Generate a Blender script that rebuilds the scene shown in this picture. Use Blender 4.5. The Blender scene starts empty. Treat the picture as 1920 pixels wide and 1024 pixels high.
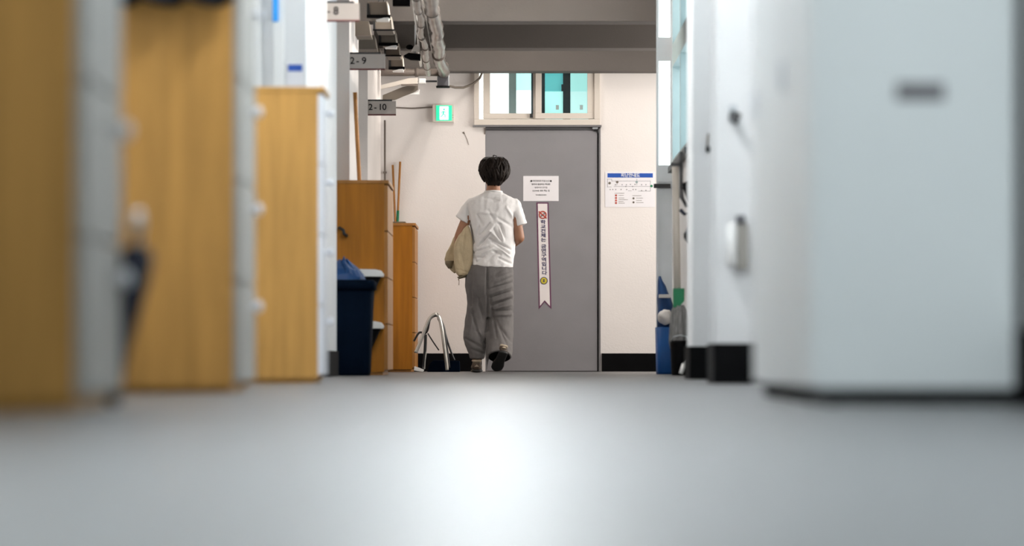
import bpy, bmesh, math, random
from mathutils import Vector, Matrix, noise as mnoise

random.seed(7)
scene = bpy.context.scene
COL = scene.collection
F = 7200.0          # focal length in pixels of the 1920 wide frame (135 mm on 36 mm)
HOR = 675.0         # picture row of the horizon
CAMZ = 0.10         # the camera almost lies on the floor

# ------------------------------------------------------------------ camera
cam = bpy.data.cameras.new('camera')
cam.sensor_width = 36.0
cam.lens = 135.0
cam.shift_y = (HOR - 512.0) / 1920.0
cam.clip_end = 200
cam.dof.use_dof = True
cam.dof.focus_distance = 30.9
cam.dof.aperture_fstop = 2.0
camo = bpy.data.objects.new('camera', cam)
COL.objects.link(camo)
camo.location = (0, 0, CAMZ)
camo.rotation_euler = (math.pi / 2, 0, 0)
scene.camera = camo

# ------------------------------------------------------------------ world, view
world = bpy.data.worlds.new('world')
scene.world = world
world.use_nodes = True
wn = world.node_tree.nodes
wn['Background'].inputs[0].default_value = (0.84, 0.93, 1.0, 1)
wn['Background'].inputs[1].default_value = 1.3
scene.view_settings.view_transform = 'Standard'
scene.view_settings.look = 'None'
scene.view_settings.gamma = 1.0
scene.view_settings.use_curve_mapping = False
scene.view_settings.exposure = 0.0

LAMP_NEAR = 175.0     # fluorescent fittings, cool, over the near corridor
LAMP_FAR = 130.0     # warmer ones over the far end
DAY = 22.0          # daylight at a right-hand window, watts per m2

def area(name, loc, rot, sx, sy, power, color):
    l = bpy.data.lights.new(name, 'AREA')
    l.shape = 'RECTANGLE'
    l.size, l.size_y = sx, sy
    l.energy = power
    l.color = color
    o = bpy.data.objects.new(name, l)
    COL.objects.link(o)
    o.location = loc
    o.rotation_euler = rot
    return o

# daylight outside the right-hand windows (they face -X, into the corridor)
WIN_BAYS = [(11.4, 15.6), (17.2, 19.3), (21.2, 23.6), (24.7, 27.35)]
for (a, b) in WIN_BAYS:
    area('daylight', (1.55, (a + b) / 2, 2.1), (0, math.radians(90), 0), 1.6, b - a, DAY * (b - a), (0.84, 0.93, 1.0))
# unseen left window light, added to brighten the white steel cabinet
LEFT_BAY = (1.9, 5.1)
area('daylight', (-1.45, 3.5, 1.75), (0, math.radians(-90), 0), 1.5, 3.1, 420, (0.90, 0.96, 1.0))
# daylight in the stair hall that opens on the right at the far end
area('daylight', (2.9, 30.6, 2.0), (0, math.radians(90), 0), 1.5, 4.0, 170, (1.0, 0.96, 0.91))

# ------------------------------------------------------------------ materials
def srgb(r, g, b):
    def f(c):
        c /= 255.0
        return c / 12.92 if c <= 0.04045 else ((c + 0.055) / 1.055) ** 2.4
    return (f(r), f(g), f(b), 1.0)

def mat(name, col, rough=0.6, metal=0.0, var=0.06, scale=6.0, bump=0.0, bscale=60.0, stretch=None, spec=0.5, detail=4.0):
    m = bpy.data.materials.new(name)
    m.use_nodes = True
    nt = m.node_tree
    b = nt.nodes['Principled BSDF']
    b.inputs['Roughness'].default_value = rough
    b.inputs['Metallic'].default_value = metal
    b.inputs['Specular IOR Level'].default_value = spec
    tc = nt.nodes.new('ShaderNodeTexCoord')
    mp = nt.nodes.new('ShaderNodeMapping')
    nt.links.new(tc.outputs['Object'], mp.inputs[0])
    if stretch:
        mp.inputs['Scale'].default_value = stretch
    n = nt.nodes.new('ShaderNodeTexNoise')
    n.inputs['Scale'].default_value = scale
    n.inputs['Detail'].default_value = detail
    nt.links.new(mp.outputs[0], n.inputs['Vector'])
    r = nt.nodes.new('ShaderNodeValToRGB')
    r.color_ramp.elements[0].position = 0.3
    r.color_ramp.elements[1].position = 0.7
    r.color_ramp.elements[0].color = tuple(c * (1 - var) for c in col[:3]) + (1,)
    r.color_ramp.elements[1].color = tuple(min(1, c * (1 + var)) for c in col[:3]) + (1,)
    nt.links.new(n.outputs['Fac'], r.inputs[0])
    nt.links.new(r.outputs[0], b.inputs['Base Color'])
    if bump:
        n2 = nt.nodes.new('ShaderNodeTexNoise')
        n2.inputs['Scale'].default_value = bscale
        nt.links.new(mp.outputs[0], n2.inputs['Vector'])
        bp = nt.nodes.new('ShaderNodeBump')
        bp.inputs['Strength'].default_value = bump
        bp.inputs['Distance'].default_value = 0.01
        nt.links.new(n2.outputs['Fac'], bp.inputs['Height'])
        nt.links.new(bp.outputs[0], b.inputs['Normal'])
    return m

def emit(name, col, strength):
    m = bpy.data.materials.new(name)
    m.use_nodes = True
    b = m.node_tree.nodes['Principled BSDF']
    b.inputs['Base Color'].default_value = col
    b.inputs['Emission Color'].default_value = col
    b.inputs['Emission Strength'].default_value = strength
    return m

def glass(name, tint, gloss=0.12):
    m = bpy.data.materials.new(name)
    m.use_nodes = True
    nt = m.node_tree
    nt.nodes.clear()
    o = nt.nodes.new('ShaderNodeOutputMaterial')
    t = nt.nodes.new('ShaderNodeBsdfTransparent')
    t.inputs[0].default_value = tint
    g = nt.nodes.new('ShaderNodeBsdfGlossy')
    g.inputs['Roughness'].default_value = 0.05
    mx = nt.nodes.new('ShaderNodeMixShader')
    mx.inputs[0].default_value = gloss
    nt.links.new(t.outputs[0], mx.inputs[1])
    nt.links.new(g.outputs[0], mx.inputs[2])
    nt.links.new(mx.outputs[0], o.inputs[0])
    return m

M = {}
M['floor'] = mat('floor_vinyl', (0.055, 0.055, 0.056, 1), 0.40, spec=0.6, var=0.05, scale=2.5, bump=0.04, bscale=25)
M['wall'] = mat('wall_paint', (0.79, 0.745, 0.715, 1), 0.75, var=0.03, scale=1.6, bump=0.12, bscale=90)
M['wallcool'] = mat('pillar_paint', (0.74, 0.74, 0.74, 1), 0.6, var=0.03, scale=2.0, bump=0.08, bscale=70)
M['pillarfar'] = mat('far_pillar_shaded', (0.56, 0.515, 0.485, 1), 0.75, var=0.05, scale=2.0, bump=0.1, bscale=90)  # pillar paint darkened to put the far pillars' shade into the colour
M['ceil'] = mat('ceiling_paint', (0.105, 0.092, 0.083, 1), 0.85, var=0.04, scale=2.0, bump=0.1, bscale=80)
M['black'] = mat('black_rubber', (0.003, 0.003, 0.0035, 1), 0.7, var=0.2, scale=8, spec=0.06)
M['blackmetal'] = mat('black_metal', (0.012, 0.012, 0.013, 1), 0.4, var=0.2, scale=8)
M['woodn'] = mat('oak_laminate', (0.50, 0.265, 0.070, 1), 0.5, spec=0.22, var=0.16, scale=3.0, stretch=(9, 9, 0.7), bump=0.03, bscale=20)
M['woodf'] = mat('amber_veneer', (0.36, 0.132, 0.006, 1), 0.5, spec=0.25, var=0.16, scale=3.0, stretch=(9, 9, 0.7), bump=0.03, bscale=20)
M['woodedge'] = mat('amber_edge', (0.36, 0.16, 0.04, 1), 0.5, spec=0.25, var=0.12, scale=3.0, stretch=(9, 9, 0.7))
M['woodstick'] = mat('broom_wood', (0.36, 0.15, 0.03, 1), 0.5, var=0.2, scale=4.0, stretch=(12, 12, 1))
M['laminate'] = mat('pale_grey_laminate', (0.34, 0.32, 0.285, 1), 0.45, var=0.03, scale=4)
M['knob'] = mat('white_plastic', (0.75, 0.76, 0.80, 1), 0.3, var=0.02)
M['whitesteel'] = mat('white_steel', (0.76, 0.78, 0.78, 1), 0.4, var=0.02, scale=1.5)
M['door'] = mat('grey_door_paint', (0.225, 0.218, 0.23, 1), 0.55, var=0.05, scale=3.0, bump=0.06, bscale=120)
M['doorframe'] = mat('door_frame_paint', (0.15, 0.145, 0.15, 1), 0.5, var=0.06, scale=4)
M['cream'] = mat('cream_frame', (0.66, 0.60, 0.53, 1), 0.5, var=0.03, scale=4)
M['darkframe'] = mat('dark_frame', (0.012, 0.03, 0.04, 1), 0.4, var=0.1)
M['tealframe'] = mat('grey_teal_frame', (0.30, 0.38, 0.38, 1), 0.45, var=0.05)
M['alu'] = mat('aluminium', (0.55, 0.58, 0.60, 1), 0.4, metal=0.6, var=0.05)
M['steel'] = mat('brushed_steel', (0.62, 0.60, 0.55, 1), 0.28, metal=1.0, var=0.08, scale=20)
M['foil'] = mat('foil_wrap', (0.24, 0.205, 0.18, 1), 0.28, metal=0.9, var=0.2, scale=12, bump=0.5, bscale=30)
M['pipe'] = mat('brown_grey_pipe', (0.16, 0.13, 0.11, 1), 0.55, var=0.1)
M['greybox'] = mat('grey_box_steel', (0.10, 0.10, 0.11, 1), 0.45, var=0.06)
M['vent'] = mat('vent_panel_paint', (0.14, 0.115, 0.09, 1), 0.7, var=0.06)
M['white'] = mat('white_paint', (0.84, 0.83, 0.81, 1), 0.4, var=0.02)
M['paper'] = mat('paper_white', (0.80, 0.78, 0.80, 1), 0.7, var=0.02)
M['sign'] = mat('sign_plastic', (0.38, 0.34, 0.31, 1), 0.5, var=0.03)
M['ink'] = mat('black_ink', (0.01, 0.009, 0.011, 1), 0.7, var=0.1, spec=0.1)
M['greyink'] = mat('grey_ink', (0.18, 0.17, 0.18, 1), 0.6, var=0.1)
M['redline'] = mat('dark_red_ink', (0.09, 0.012, 0.012, 1), 0.6, var=0.1)
M['purple'] = mat('purple_ink', (0.12, 0.03, 0.08, 1), 0.6, var=0.1)
M['banner'] = mat('banner_white', (0.78, 0.73, 0.72, 1), 0.6, var=0.03)
M['navytext'] = mat('navy_ink', (0.035, 0.03, 0.10, 1), 0.6, var=0.1)
M['red'] = mat('red_ink', (0.45, 0.06, 0.035, 1), 0.6, var=0.1)
M['yellow'] = mat('yellow_ink', (0.62, 0.52, 0.03, 1), 0.6, var=0.1)
M['blueink'] = mat('blue_ink', (0.005, 0.07, 0.38, 1), 0.5, var=0.05)
M['skyblue'] = mat('sky_blue_tape', (0.02, 0.33, 0.85, 1), 0.5, var=0.05)
M['navybin'] = mat('navy_plastic', (0.0016, 0.0045, 0.011, 1), 0.8, spec=0.02, var=0.15, scale=5)
M['bluebag'] = mat('blue_plastic_bag', (0.010, 0.045, 0.14, 1), 0.5, spec=0.2, var=0.2, scale=10, bump=0.3, bscale=25)
M['bluebin'] = mat('blue_plastic', (0.004, 0.055, 0.20, 1), 0.5, spec=0.2, var=0.1)
M['green'] = mat('green_plastic', (0.0, 0.16, 0.06, 1), 0.4, var=0.1)
M['yarn'] = mat('grey_mop_yarn', (0.22, 0.215, 0.21, 1), 0.9, var=0.4, scale=30, stretch=(4, 4, 0.4), bump=0.6, bscale=60)
M['cloth'] = mat('white_cloth', (0.62, 0.60, 0.58, 1), 0.85, var=0.08, bump=0.3, bscale=30)
M['darkcloth'] = mat('dark_cloth', (0.018, 0.016, 0.02, 1), 0.8, var=0.2, bump=0.3, bscale=30)
M['navy'] = mat('navy_fabric', (0.008, 0.012, 0.03, 1), 0.7, var=0.2)
M['skin'] = mat('skin', (0.33, 0.155, 0.085, 1), 0.5, var=0.08, scale=14)
M['hair'] = mat('black_brown_hair', (0.011, 0.007, 0.005, 1), 0.6, var=0.5, scale=30, stretch=(1, 1, 0.25), spec=0.15)
M['shirt'] = mat('white_cotton', (0.82, 0.80, 0.79, 1), 0.85, var=0.02, scale=20, bump=0.15, bscale=120)
M['pants'] = mat('grey_cotton', (0.15, 0.138, 0.133, 1), 0.85, var=0.08, scale=16, bump=0.2, bscale=140)
M['shoe'] = mat('brown_shoe', (0.07, 0.045, 0.028, 1), 0.6, var=0.35, scale=25)
M['shoetrim'] = mat('tan_shoe_trim', (0.42, 0.34, 0.25, 1), 0.7, var=0.15, scale=25)
M['sole'] = mat('dark_sole', (0.012, 0.011, 0.011, 1), 0.6, var=0.3, scale=20)
M['bag'] = mat('cream_canvas', (0.52, 0.42, 0.27, 1), 0.85, var=0.12, scale=14, bump=0.3, bscale=90)
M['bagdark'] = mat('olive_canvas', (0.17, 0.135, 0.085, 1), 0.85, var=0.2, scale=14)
M['lampwarm'] = emit('lamp_tube_warm', (1.0, 0.94, 0.88, 1), LAMP_FAR)
M['lampend'] = emit('lamp_tube_dim', (1.0, 0.94, 0.88, 1), 62.0)
M['lampcool'] = emit('lamp_tube_cool', (0.92, 0.97, 1.0, 1), LAMP_NEAR)
M['exitgreen'] = emit('exit_panel_green', (0.02, 0.62, 0.30, 1), 1.1)
M['exitwhite'] = emit('exit_panel_white', (0.85, 1.0, 0.92, 1), 1.8)
M['litwhite'] = emit('daylit_pane_white', (0.93, 1.0, 1.0, 1), 1.25)
M['litteal'] = emit('daylit_pane_teal', (0.10, 0.43, 0.44, 1), 0.95)
M['litaqua'] = emit('daylit_pane_aqua', (0.42, 0.82, 0.78, 1), 0.95)
M['litpale'] = emit('daylit_pane_pale', (0.55, 0.86, 0.84, 1), 1.0)
M['glass'] = glass('clear_glass', (0.95, 0.98, 0.98, 1), 0.06)

# ------------------------------------------------------------------ mesh helpers
class MB:
    """collects shapes in one bmesh; build() links them as ONE mesh object"""
    def __init__(self):
        self.bm = bmesh.new()

    def box(self, x0, x1, y0, y1, z0, z1):
        vs = [self.bm.verts.new((x, y, z)) for z in (z0, z1) for y in (y0, y1) for x in (x0, x1)]
        for f in ((0, 2, 3, 1), (4, 5, 7, 6), (0, 1, 5, 4), (2, 6, 7, 3), (0, 4, 6, 2), (1, 3, 7, 5)):
            self.bm.faces.new([vs[i] for i in f])
        return self

    def prism(self, pts, axis, a, b):
        """pts: outline in the plane across axis ('x': (y,z), 'y': (x,z), 'z': (x,y))"""
        def P(p, t):
            return {'x': (t, p[0], p[1]), 'y': (p[0], t, p[1]), 'z': (p[0], p[1], t)}[axis]
        A = [self.bm.verts.new(P(p, a)) for p in pts]
        B = [self.bm.verts.new(P(p, b)) for p in pts]
        n = len(pts)
        self.bm.faces.new(A)
        self.bm.faces.new(B[::-1])
        for i in range(n):
            j = (i + 1) % n
            self.bm.faces.new((A[i], A[j], B[j], B[i]))
        return self

    def rings(self, rings, cap=True):
        """loft through lists of points"""
        R = [[self.bm.verts.new(p) for p in r] for r in rings]
        n = len(R[0])
        for a, b in zip(R, R[1:]):
            for i in range(n):
                j = (i + 1) % n
                self.bm.faces.new((a[i], a[j], b[j], b[i]))
        if cap:
            self.bm.faces.new(R[0][::-1])
            self.bm.faces.new(R[-1])
        return self

    def tube(self, pts, rad, n=12, cap=True, flat=None):
        pts = [Vector(p) for p in pts]
        rads = rad if isinstance(rad, (list, tuple)) else [rad] * len(pts)
        rings = []
        up = None
        for i, p in enumerate(pts):
            t = (pts[min(i + 1, len(pts) - 1)] - pts[max(i - 1, 0)]).normalized()
            if up is None:
                up = Vector((0, 0, 1)) if abs(t.z) < 0.9 else Vector((0, 1, 0))
            u = (up - t * up.dot(t)).normalized()
            up = u
            v = t.cross(u)
            rings.append([p + (u * math.cos(2 * math.pi * k / n) + v * math.sin(2 * math.pi * k / n) * (flat or 1.0)) * rads[i] for k in range(n)])
        return self.rings(rings, cap)

    def ellrings(self, spec, n=28, power=2.0):
        """spec rows: (cx, cy, cz, rx, ry[, tiltx, tilty]) - horizontal superellipse rings, optionally sheared in z"""
        rings = []
        for row in spec:
            cx, cy, cz, rx, ry = row[:5]
            sx = row[5] if len(row) > 5 else 0.0
            sy = row[6] if len(row) > 6 else 0.0
            r = []
            for k in range(n):
                a = 2 * math.pi * k / n
                c, s = math.cos(a), math.sin(a)
                c = math.copysign(abs(c) ** (2 / power), c)
                s = math.copysign(abs(s) ** (2 / power), s)
                r.append((cx + rx * c, cy + ry * s, cz + sx * rx * c + sy * ry * s))
            rings.append(r)
        return self.rings(rings)

    def ball(self, c, r, seg=12, sc=(1, 1, 1)):
        d = bmesh.ops.create_uvsphere(self.bm, u_segments=seg, v_segments=max(6, seg // 2), radius=r)
        for v in d['verts']:
            v.co = Vector((v.co.x * sc[0], v.co.y * sc[1], v.co.z * sc[2])) + Vector(c)
        return self

    def bevel(self, w, seg=2):
        bmesh.ops.bevel(self.bm, geom=self.bm.edges[:], offset=w, segments=seg, affect='EDGES', profile=0.7)
        return self

    def mesh(self, name):
        bmesh.ops.recalc_face_normals(self.bm, faces=self.bm.faces[:])
        me = bpy.data.meshes.new(name)
        self.bm.to_mesh(me)
        self.bm.free()
        return me

    def build(self, name, m, parent=None, smooth=False, **kw):
        me = self.mesh(name)
        return link(name, me, m, parent, smooth, **kw)

def link(name, me, m, parent=None, smooth=False, label=None):
    me.materials.clear()
    me.materials.append(M[m])
    if smooth:
        for p in me.polygons:
            p.use_smooth = True
    o = bpy.data.objects.new(name, me)
    COL.objects.link(o)
    if parent:
        o.parent = parent
        o.matrix_parent_inverse = Matrix.Translation(-parent.location) if parent.type == 'EMPTY' else Matrix()
    if label:
        o['label'] = label
    return o

def tag(o, label, cat, group=None):
    o['label'] = label
    o['category'] = cat
    if group:
        o['group'] = group
    return o

def thing(name, loc, label, cat, group=None):
    """an Empty at the thing's base; its parts are written in world coordinates"""
    e = bpy.data.objects.new(name, None)
    COL.objects.link(e)
    e.location = loc
    e.empty_display_size = 0.05
    return tag(e, label, cat, group)

def struct(o):
    o['kind'] = 'structure'
    return o

def root_struct(name, loc):
    e = bpy.data.objects.new(name, None)
    COL.objects.link(e)
    e.location = loc
    e['kind'] = 'structure'
    return e

def bx(name, x0, x1, y0, y1, z0, z1, m, parent=None, bev=0.0, **kw):
    b = MB().box(x0, x1, y0, y1, z0, z1)
    if bev:
        b.bevel(bev)
    return b.build(name, m, parent, **kw)

def text(name, body, size, m, loc, parent, align='CENTER', bold=0.0, rot=0.0, spacing=1.0, width=1.0):
    """lettering as a thin mesh standing in the XZ plane and facing the camera side (-Y)"""
    cu = bpy.data.curves.new(name, 'FONT')
    cu.body = body
    cu.size = size
    cu.align_x = align
    cu.align_y = 'CENTER'
    cu.extrude = 0.0006
    cu.offset = bold
    cu.space_character = spacing
    o = bpy.data.objects.new(name, cu)
    COL.objects.link(o)
    dg = bpy.context.evaluated_depsgraph_get()
    dg.update()
    me = bpy.data.meshes.new_from_object(o.evaluated_get(dg))
    bpy.data.objects.remove(o)
    me.transform(Matrix.Translation(loc) @ Matrix.Rotation(rot, 4, 'Y') @ Matrix.Rotation(math.pi / 2, 4, 'X') @ Matrix.Diagonal((width, 1, 1, 1)))
    return link(name, me, m, parent)

def remeshed(mb, voxel, smooth=6, fac=0.5):
    me = mb.mesh('tmp')
    o = bpy.data.objects.new('tmp', me)
    COL.objects.link(o)
    r = o.modifiers.new('r', 'REMESH')
    r.mode = 'VOXEL'
    r.voxel_size = voxel
    if smooth:
        s = o.modifiers.new('s', 'SMOOTH')
        s.iterations = smooth
        s.factor = fac
    dg = bpy.context.evaluated_depsgraph_get()
    dg.update()
    out = bpy.data.meshes.new_from_object(o.evaluated_get(dg))
    bpy.data.objects.remove(o)
    return out

# ================================================================== THE SETTING
YE = 33.35          # the end wall
XL, XR = -1.36, 1.15
ZC = 3.10           # ceiling

struct(bx('floor', -1.5, 3.2, -3.0, YE + 0.2, -0.1, 0.0, 'floor'))

ceil = root_struct('ceiling', (0, 15, ZC))
bx('ceiling_slab', -1.5, 3.2, -3.0, YE + 0.2, ZC, ZC + 0.1, 'ceil', ceil)
y = 33.02
for k in range(6):
    bx('beam', -1.5, 3.0 if y > 27.8 else XR, y, y + 0.28, 2.585, ZC, 'ceil', ceil, 0.008)
    y -= 2.42

# --- left wall with its pillars
wl = root_struct('wall_left', (XL, 15, 0))
bx('wall_panel', XL - 0.14, XL, -3.0, LEFT_BAY[0], 0, ZC, 'wallcool', wl)
bx('wall_panel', XL - 0.14, XL, LEFT_BAY[1], YE, 0, ZC, 'wallcool', wl)
bx('wall_below', XL - 0.14, XL, LEFT_BAY[0], LEFT_BAY[1], 0, 0.95, 'wallcool', wl)
bx('wall_above', XL - 0.14, XL, LEFT_BAY[0], LEFT_BAY[1], 2.6, ZC, 'wallcool', wl)
wn_ = root_struct('window_9', (XL, 3.5, 0.95))  # unseen window, added to let light onto the white steel cabinet
bx('frame_bottom', XL - 0.1, XL + 0.01, LEFT_BAY[0], LEFT_BAY[1], 0.95, 1.0, 'alu', wn_)
bx('frame_top', XL - 0.1, XL + 0.01, LEFT_BAY[0], LEFT_BAY[1], 2.55, 2.6, 'alu', wn_)
for k in range(4):
    yk = LEFT_BAY[0] + (LEFT_BAY[1] - LEFT_BAY[0] - 0.06) * k / 3
    bx('mullion', XL - 0.1, XL + 0.01, yk, yk + 0.06, 1.0, 2.55, 'alu', wn_)
    if k < 3:
        bx('pane', XL - 0.05, XL - 0.044, yk + 0.06, yk + (LEFT_BAY[1] - LEFT_BAY[0] - 0.06) / 3, 1.0, 2.55, 'glass', wn_)
PILL_L = [(5.7, 6.4, -0.95), (19.5, 20.8, -1.043), (22.8, 24.1, -1.10), (26.36, 27.9, -1.115), (29.3, 32.2, -1.10)]  # first entry is out of view, added to shade the nearest cabinet
for (a, b, x) in PILL_L:
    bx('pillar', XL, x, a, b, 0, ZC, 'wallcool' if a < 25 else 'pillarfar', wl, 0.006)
bl = root_struct('baseboard_left', (XL, 15, 0))
edges = []
yy = -3.0
for (a, b, x) in PILL_L:
    bx('baseboard_strip', XL, XL + 0.012, yy, a, 0, 0.155, 'black', bl)
    bx('baseboard_strip', XL, x + 0.012, a - 0.012, b + 0.012, 0, 0.155, 'black', bl)
    yy = b
bx('baseboard_strip', XL, XL + 0.012, yy, YE, 0, 0.155, 'black', bl)

# --- right wall with windows, pillars
wr = root_struct('wall_right', (XR, 15, 0))
SILL, T0, T1, HEAD = 1.47, 2.18, 2.34, 2.92
WALL_END = 27.8
bx('wall_below', XR, XR + 0.2, -3.0, WALL_END, 0, SILL, 'wallcool', wr)
bx('wall_above', XR, XR + 0.2, -3.0, WALL_END, HEAD, ZC, 'wallcool', wr)
ya = -3.0
for (a, b) in WIN_BAYS:
    bx('wall_pier', XR, XR + 0.2, ya, a, SILL, HEAD, 'wallcool', wr)
    ya = b
bx('wall_pier', XR, XR + 0.2, ya, WALL_END, SILL, HEAD, 'wallcool', wr)
bx('pillar', 0.865, XR, 16.2, 16.75, 0, ZC, 'wallcool', wr, 0.006)
bx('pillar', 0.925, XR, 19.7, 20.3, 0, ZC, 'wallcool', wr, 0.006)
br = root_struct('baseboard_right', (XR, 15, 0))
for (x, a, b) in ((XR, -3.0, 16.2), (0.865, 16.2, 16.75), (XR, 16.75, 19.7), (0.925, 19.7, 20.3), (XR, 20.3, WALL_END)):
    bx('baseboard_strip', x - 0.014, XR, a - 0.014, b, 0, 0.17, 'black', br)

wi = 3
for (a, b) in WIN_BAYS:
    w = root_struct('window_%d' % wi, (XR, (a + b) / 2, SILL))
    wi += 1
    fx0, fx1 = XR - 0.01, XR + 0.09
    bx('frame_bottom', fx0, fx1, a, b, SILL, SILL + 0.05, 'tealframe', w)
    bx('frame_top', fx0, fx1, a, b, HEAD - 0.05, HEAD, 'tealframe', w)
    bx('transom', fx0, fx1, a, b, T0, T1, 'tealframe', w)
    n = max(2, round((b - a) / 1.1))
    for i in range(n + 1):
        yc = a + (b - a) * i / n
        dark = (i % 2 == 0)
        y0 = min(max(yc - 0.05, a), b - 0.1)
        for (z0, z1) in ((SILL + 0.05, T0), (T1, HEAD - 0.05)):
            bx('mullion', fx0, fx1 - 0.02, y0, y0 + 0.1, z0, z1, 'darkframe' if dark and i == 0 else 'tealframe', w)
    for (z0, z1) in ((SILL + 0.05, T0), (T1, HEAD - 0.05)):
        for i in range(n):
            p0 = a + (b - a) * i / n + 0.05
            p1 = a + (b - a) * (i + 1) / n - 0.05
            bx('pane', XR + 0.04, XR + 0.046, p0, p1, z0, z1, 'glass', w)
    bx('window_sill', XR - 0.04, XR + 0.02, a, b, SILL - 0.04, SILL, 'darkframe' if a > 24 else 'tealframe', w)

# --- glazed side panel where the right wall stops at the stair hall
gp = root_struct('window_8', (1.1, 27.62, 0))
GX0, GX1, GY = 1.038, XR, 27.6
bx('stile', GX0, GX0 + 0.016, GY, GY + 0.05, 0.0, ZC, 'alu', gp)
bx('stile', GX1 - 0.012, GX1, GY, GY + 0.05, 0.0, ZC, 'alu', gp)
bx('rail', GX0 + 0.016, GX1 - 0.012, GY, GY + 0.05, 1.38, 1.50, 'alu', gp)
bx('rail', GX0 + 0.016, GX1 - 0.012, GY, GY + 0.05, 2.25, 2.42, 'alu', gp)
bx('lower_panel', GX0 + 0.016, GX1 - 0.012, GY + 0.012, GY + 0.04, 0.0, 1.38, 'alu', gp)
bx('latch', GX0 - 0.02, GX0 + 0.10, GY - 0.03, GY, 1.335, 1.365, 'blackmetal', gp)
bx('pane', GX0 + 0.016, GX1 - 0.012, GY + 0.02, GY + 0.03, 1.50, 2.25, 'litwhite', gp)
bx('pane', GX0 + 0.016, GX1 - 0.012, GY + 0.02, GY + 0.03, 2.42, ZC, 'litwhite', gp)

# --- stair hall on the right beyond the wall (closes the room)
wh = root_struct('wall_far_right', (3.0, 30, 0))
bx('wall_panel', 3.0, 3.1, WALL_END - 0.1, YE, 0, ZC, 'wall', wh)
bx('wall_return', XR + 0.02, 3.0, WALL_END - 0.12, WALL_END, 0, ZC, 'wall', wh)
wb = root_struct('wall_back', (0, -3, 0))
bx('wall_panel', -1.5, XR + 0.2, -3.1, -3.0, 0, ZC, 'wallcool', wb)

# --- end wall with the opening for the transom window and the door
SE = F / YE
def ex(px): return (px - 960.0) / SE
def ez(py): return CAMZ + (HOR - py) / SE
DX0, DX1, DZ = ex(910), ex(1126), ez(241)
WX0, WX1, WZ0, WZ1 = ex(889), ex(1125), ez(235), 2.75
we = root_struct('wall_end', (0, YE, 0))
T = 0.22
bx('wall_left_of_door', -1.5, DX0, YE, YE + T, 0, WZ0, 'wall', we)
bx('wall_right_of_door', DX1, 3.1, YE, YE + T, 0, WZ0, 'wall', we)
bx('wall_left_of_window', -1.5, WX0, YE, YE + T, WZ0, ZC, 'wall', we)
bx('wall_right_of_window', WX1, 3.1, YE, YE + T, WZ0, ZC, 'wall', we)
bx('wall_over_window', WX0, WX1, YE, YE + T, WZ1, ZC, 'wall', we)
bx('lintel', DX0, DX1, YE + 0.05, YE + T, DZ, WZ0, 'doorframe', we)
be = root_struct('baseboard_end', (0, YE, 0))
bx('baseboard_strip', -1.36, DX0 - 0.03, YE - 0.014, YE, 0, 0.157, 'black', be)
bx('baseboard_strip', DX1 + 0.01, 3.0, YE - 0.014, YE, 0, 0.157, 'black', be)

# --- the grey steel door
d = root_struct('door_1', ((DX0 + DX1) / 2, YE, 0))
bx('door_leaf', DX0 + 0.001, ex(1120), YE + 0.004, YE + 0.05, 0.004, ez(244.2), 'door', d, 0.004)
bx('door_light_block', DX0 - 0.02, DX1 + 0.02, YE + 0.16, YE + 0.2, -0.05, WZ0, 'black', d)  # hidden black sheet added to stop light leaking past the leaf
bx('door_stop', DX0, DX0 + 0.02, YE + 0.045, YE + 0.16, 0, DZ, 'doorframe', d)
bx('door_jamb', ex(1122.5), DX1, YE - 0.012, YE + 0.08, 0, DZ, 'doorframe', d, 0.003)
bx('door_gap', ex(1119.5), ex(1122.7), YE + 0.02, YE + 0.06, 0, DZ, 'black', d)
bx('door_head', DX0, DX1, YE + 0.01, YE + 0.08, ez(243), DZ, 'doorframe', d)
bx('head_gap', DX0 + 0.01, ex(1121), YE + 0.008, YE + 0.05, ez(244.2), ez(243), 'black', d)
MB().tube([(ex(1113), YE - 0.01, ez(245)), (ex(1121), YE - 0.01, ez(245)), (ex(1122), YE - 0.01, ez(249))], 0.008, 8).build('closer_arm', 'blackmetal', d)
bx('closer_plate', ex(1111), ex(1121), YE - 0.012, YE + 0.004, ez(242), ez(239), 'alu', d)

# --- transom window over the door
w = root_struct('window_1', ((WX0 + WX1) / 2, YE, WZ0))
fy0, fy1 = YE - 0.045, YE + 0.08
bx('frame_bottom', WX0, WX1, fy0, fy1, WZ0, ez(224), 'cream', w, 0.004)
bx('frame_left', WX0, ex(898.5), fy0, fy1, ez(224), WZ1, 'cream', w, 0.004)
bx('frame_right', ex(1114), WX1, fy0, fy1, ez(224), WZ1, 'cream', w, 0.004)
bx('frame_top', WX0, WX1, fy0, fy1, WZ1 - 0.04, WZ1, 'cream', w, 0.004)
bx('window_ledge', WX0 - 0.012, WX1 + 0.012, YE - 0.05, YE, ez(238.5), WZ0, 'doorframe', w)
for (a, b, p0, p1, yo, nm) in ((906, 1004, 919, 996, 0.0, 'left'), (1004, 1114, 1015.5, 1101, -0.025, 'right')):
    s = bx('sash', ex(a), ex(b), YE + yo - 0.005, YE + yo + 0.03, ez(223), ez(212.5), 'cream', w, 0.003)
    bx('sash_stile', ex(a), ex(p0), YE + yo - 0.005, YE + yo + 0.03, ez(212.5), WZ1, 'cream', s, 0.003)
    bx('sash_stile', ex(p1), ex(b), YE + yo - 0.005, YE + yo + 0.03, ez(212.5), WZ1, 'cream', s, 0.003)
    bx('pane', ex(p0), ex(p1), YE + yo + 0.010, YE + yo + 0.014, ez(212.5), WZ1, 'glass', s)
bx('latch', ex(993.5), ex(999), YE - 0.03, YE, ez(221), ez(214), 'blackmetal', w)
bx('latch_strip', ex(996), ex(999.5), YE - 0.012, YE, ez(214), WZ1, 'darkframe', w)
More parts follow.
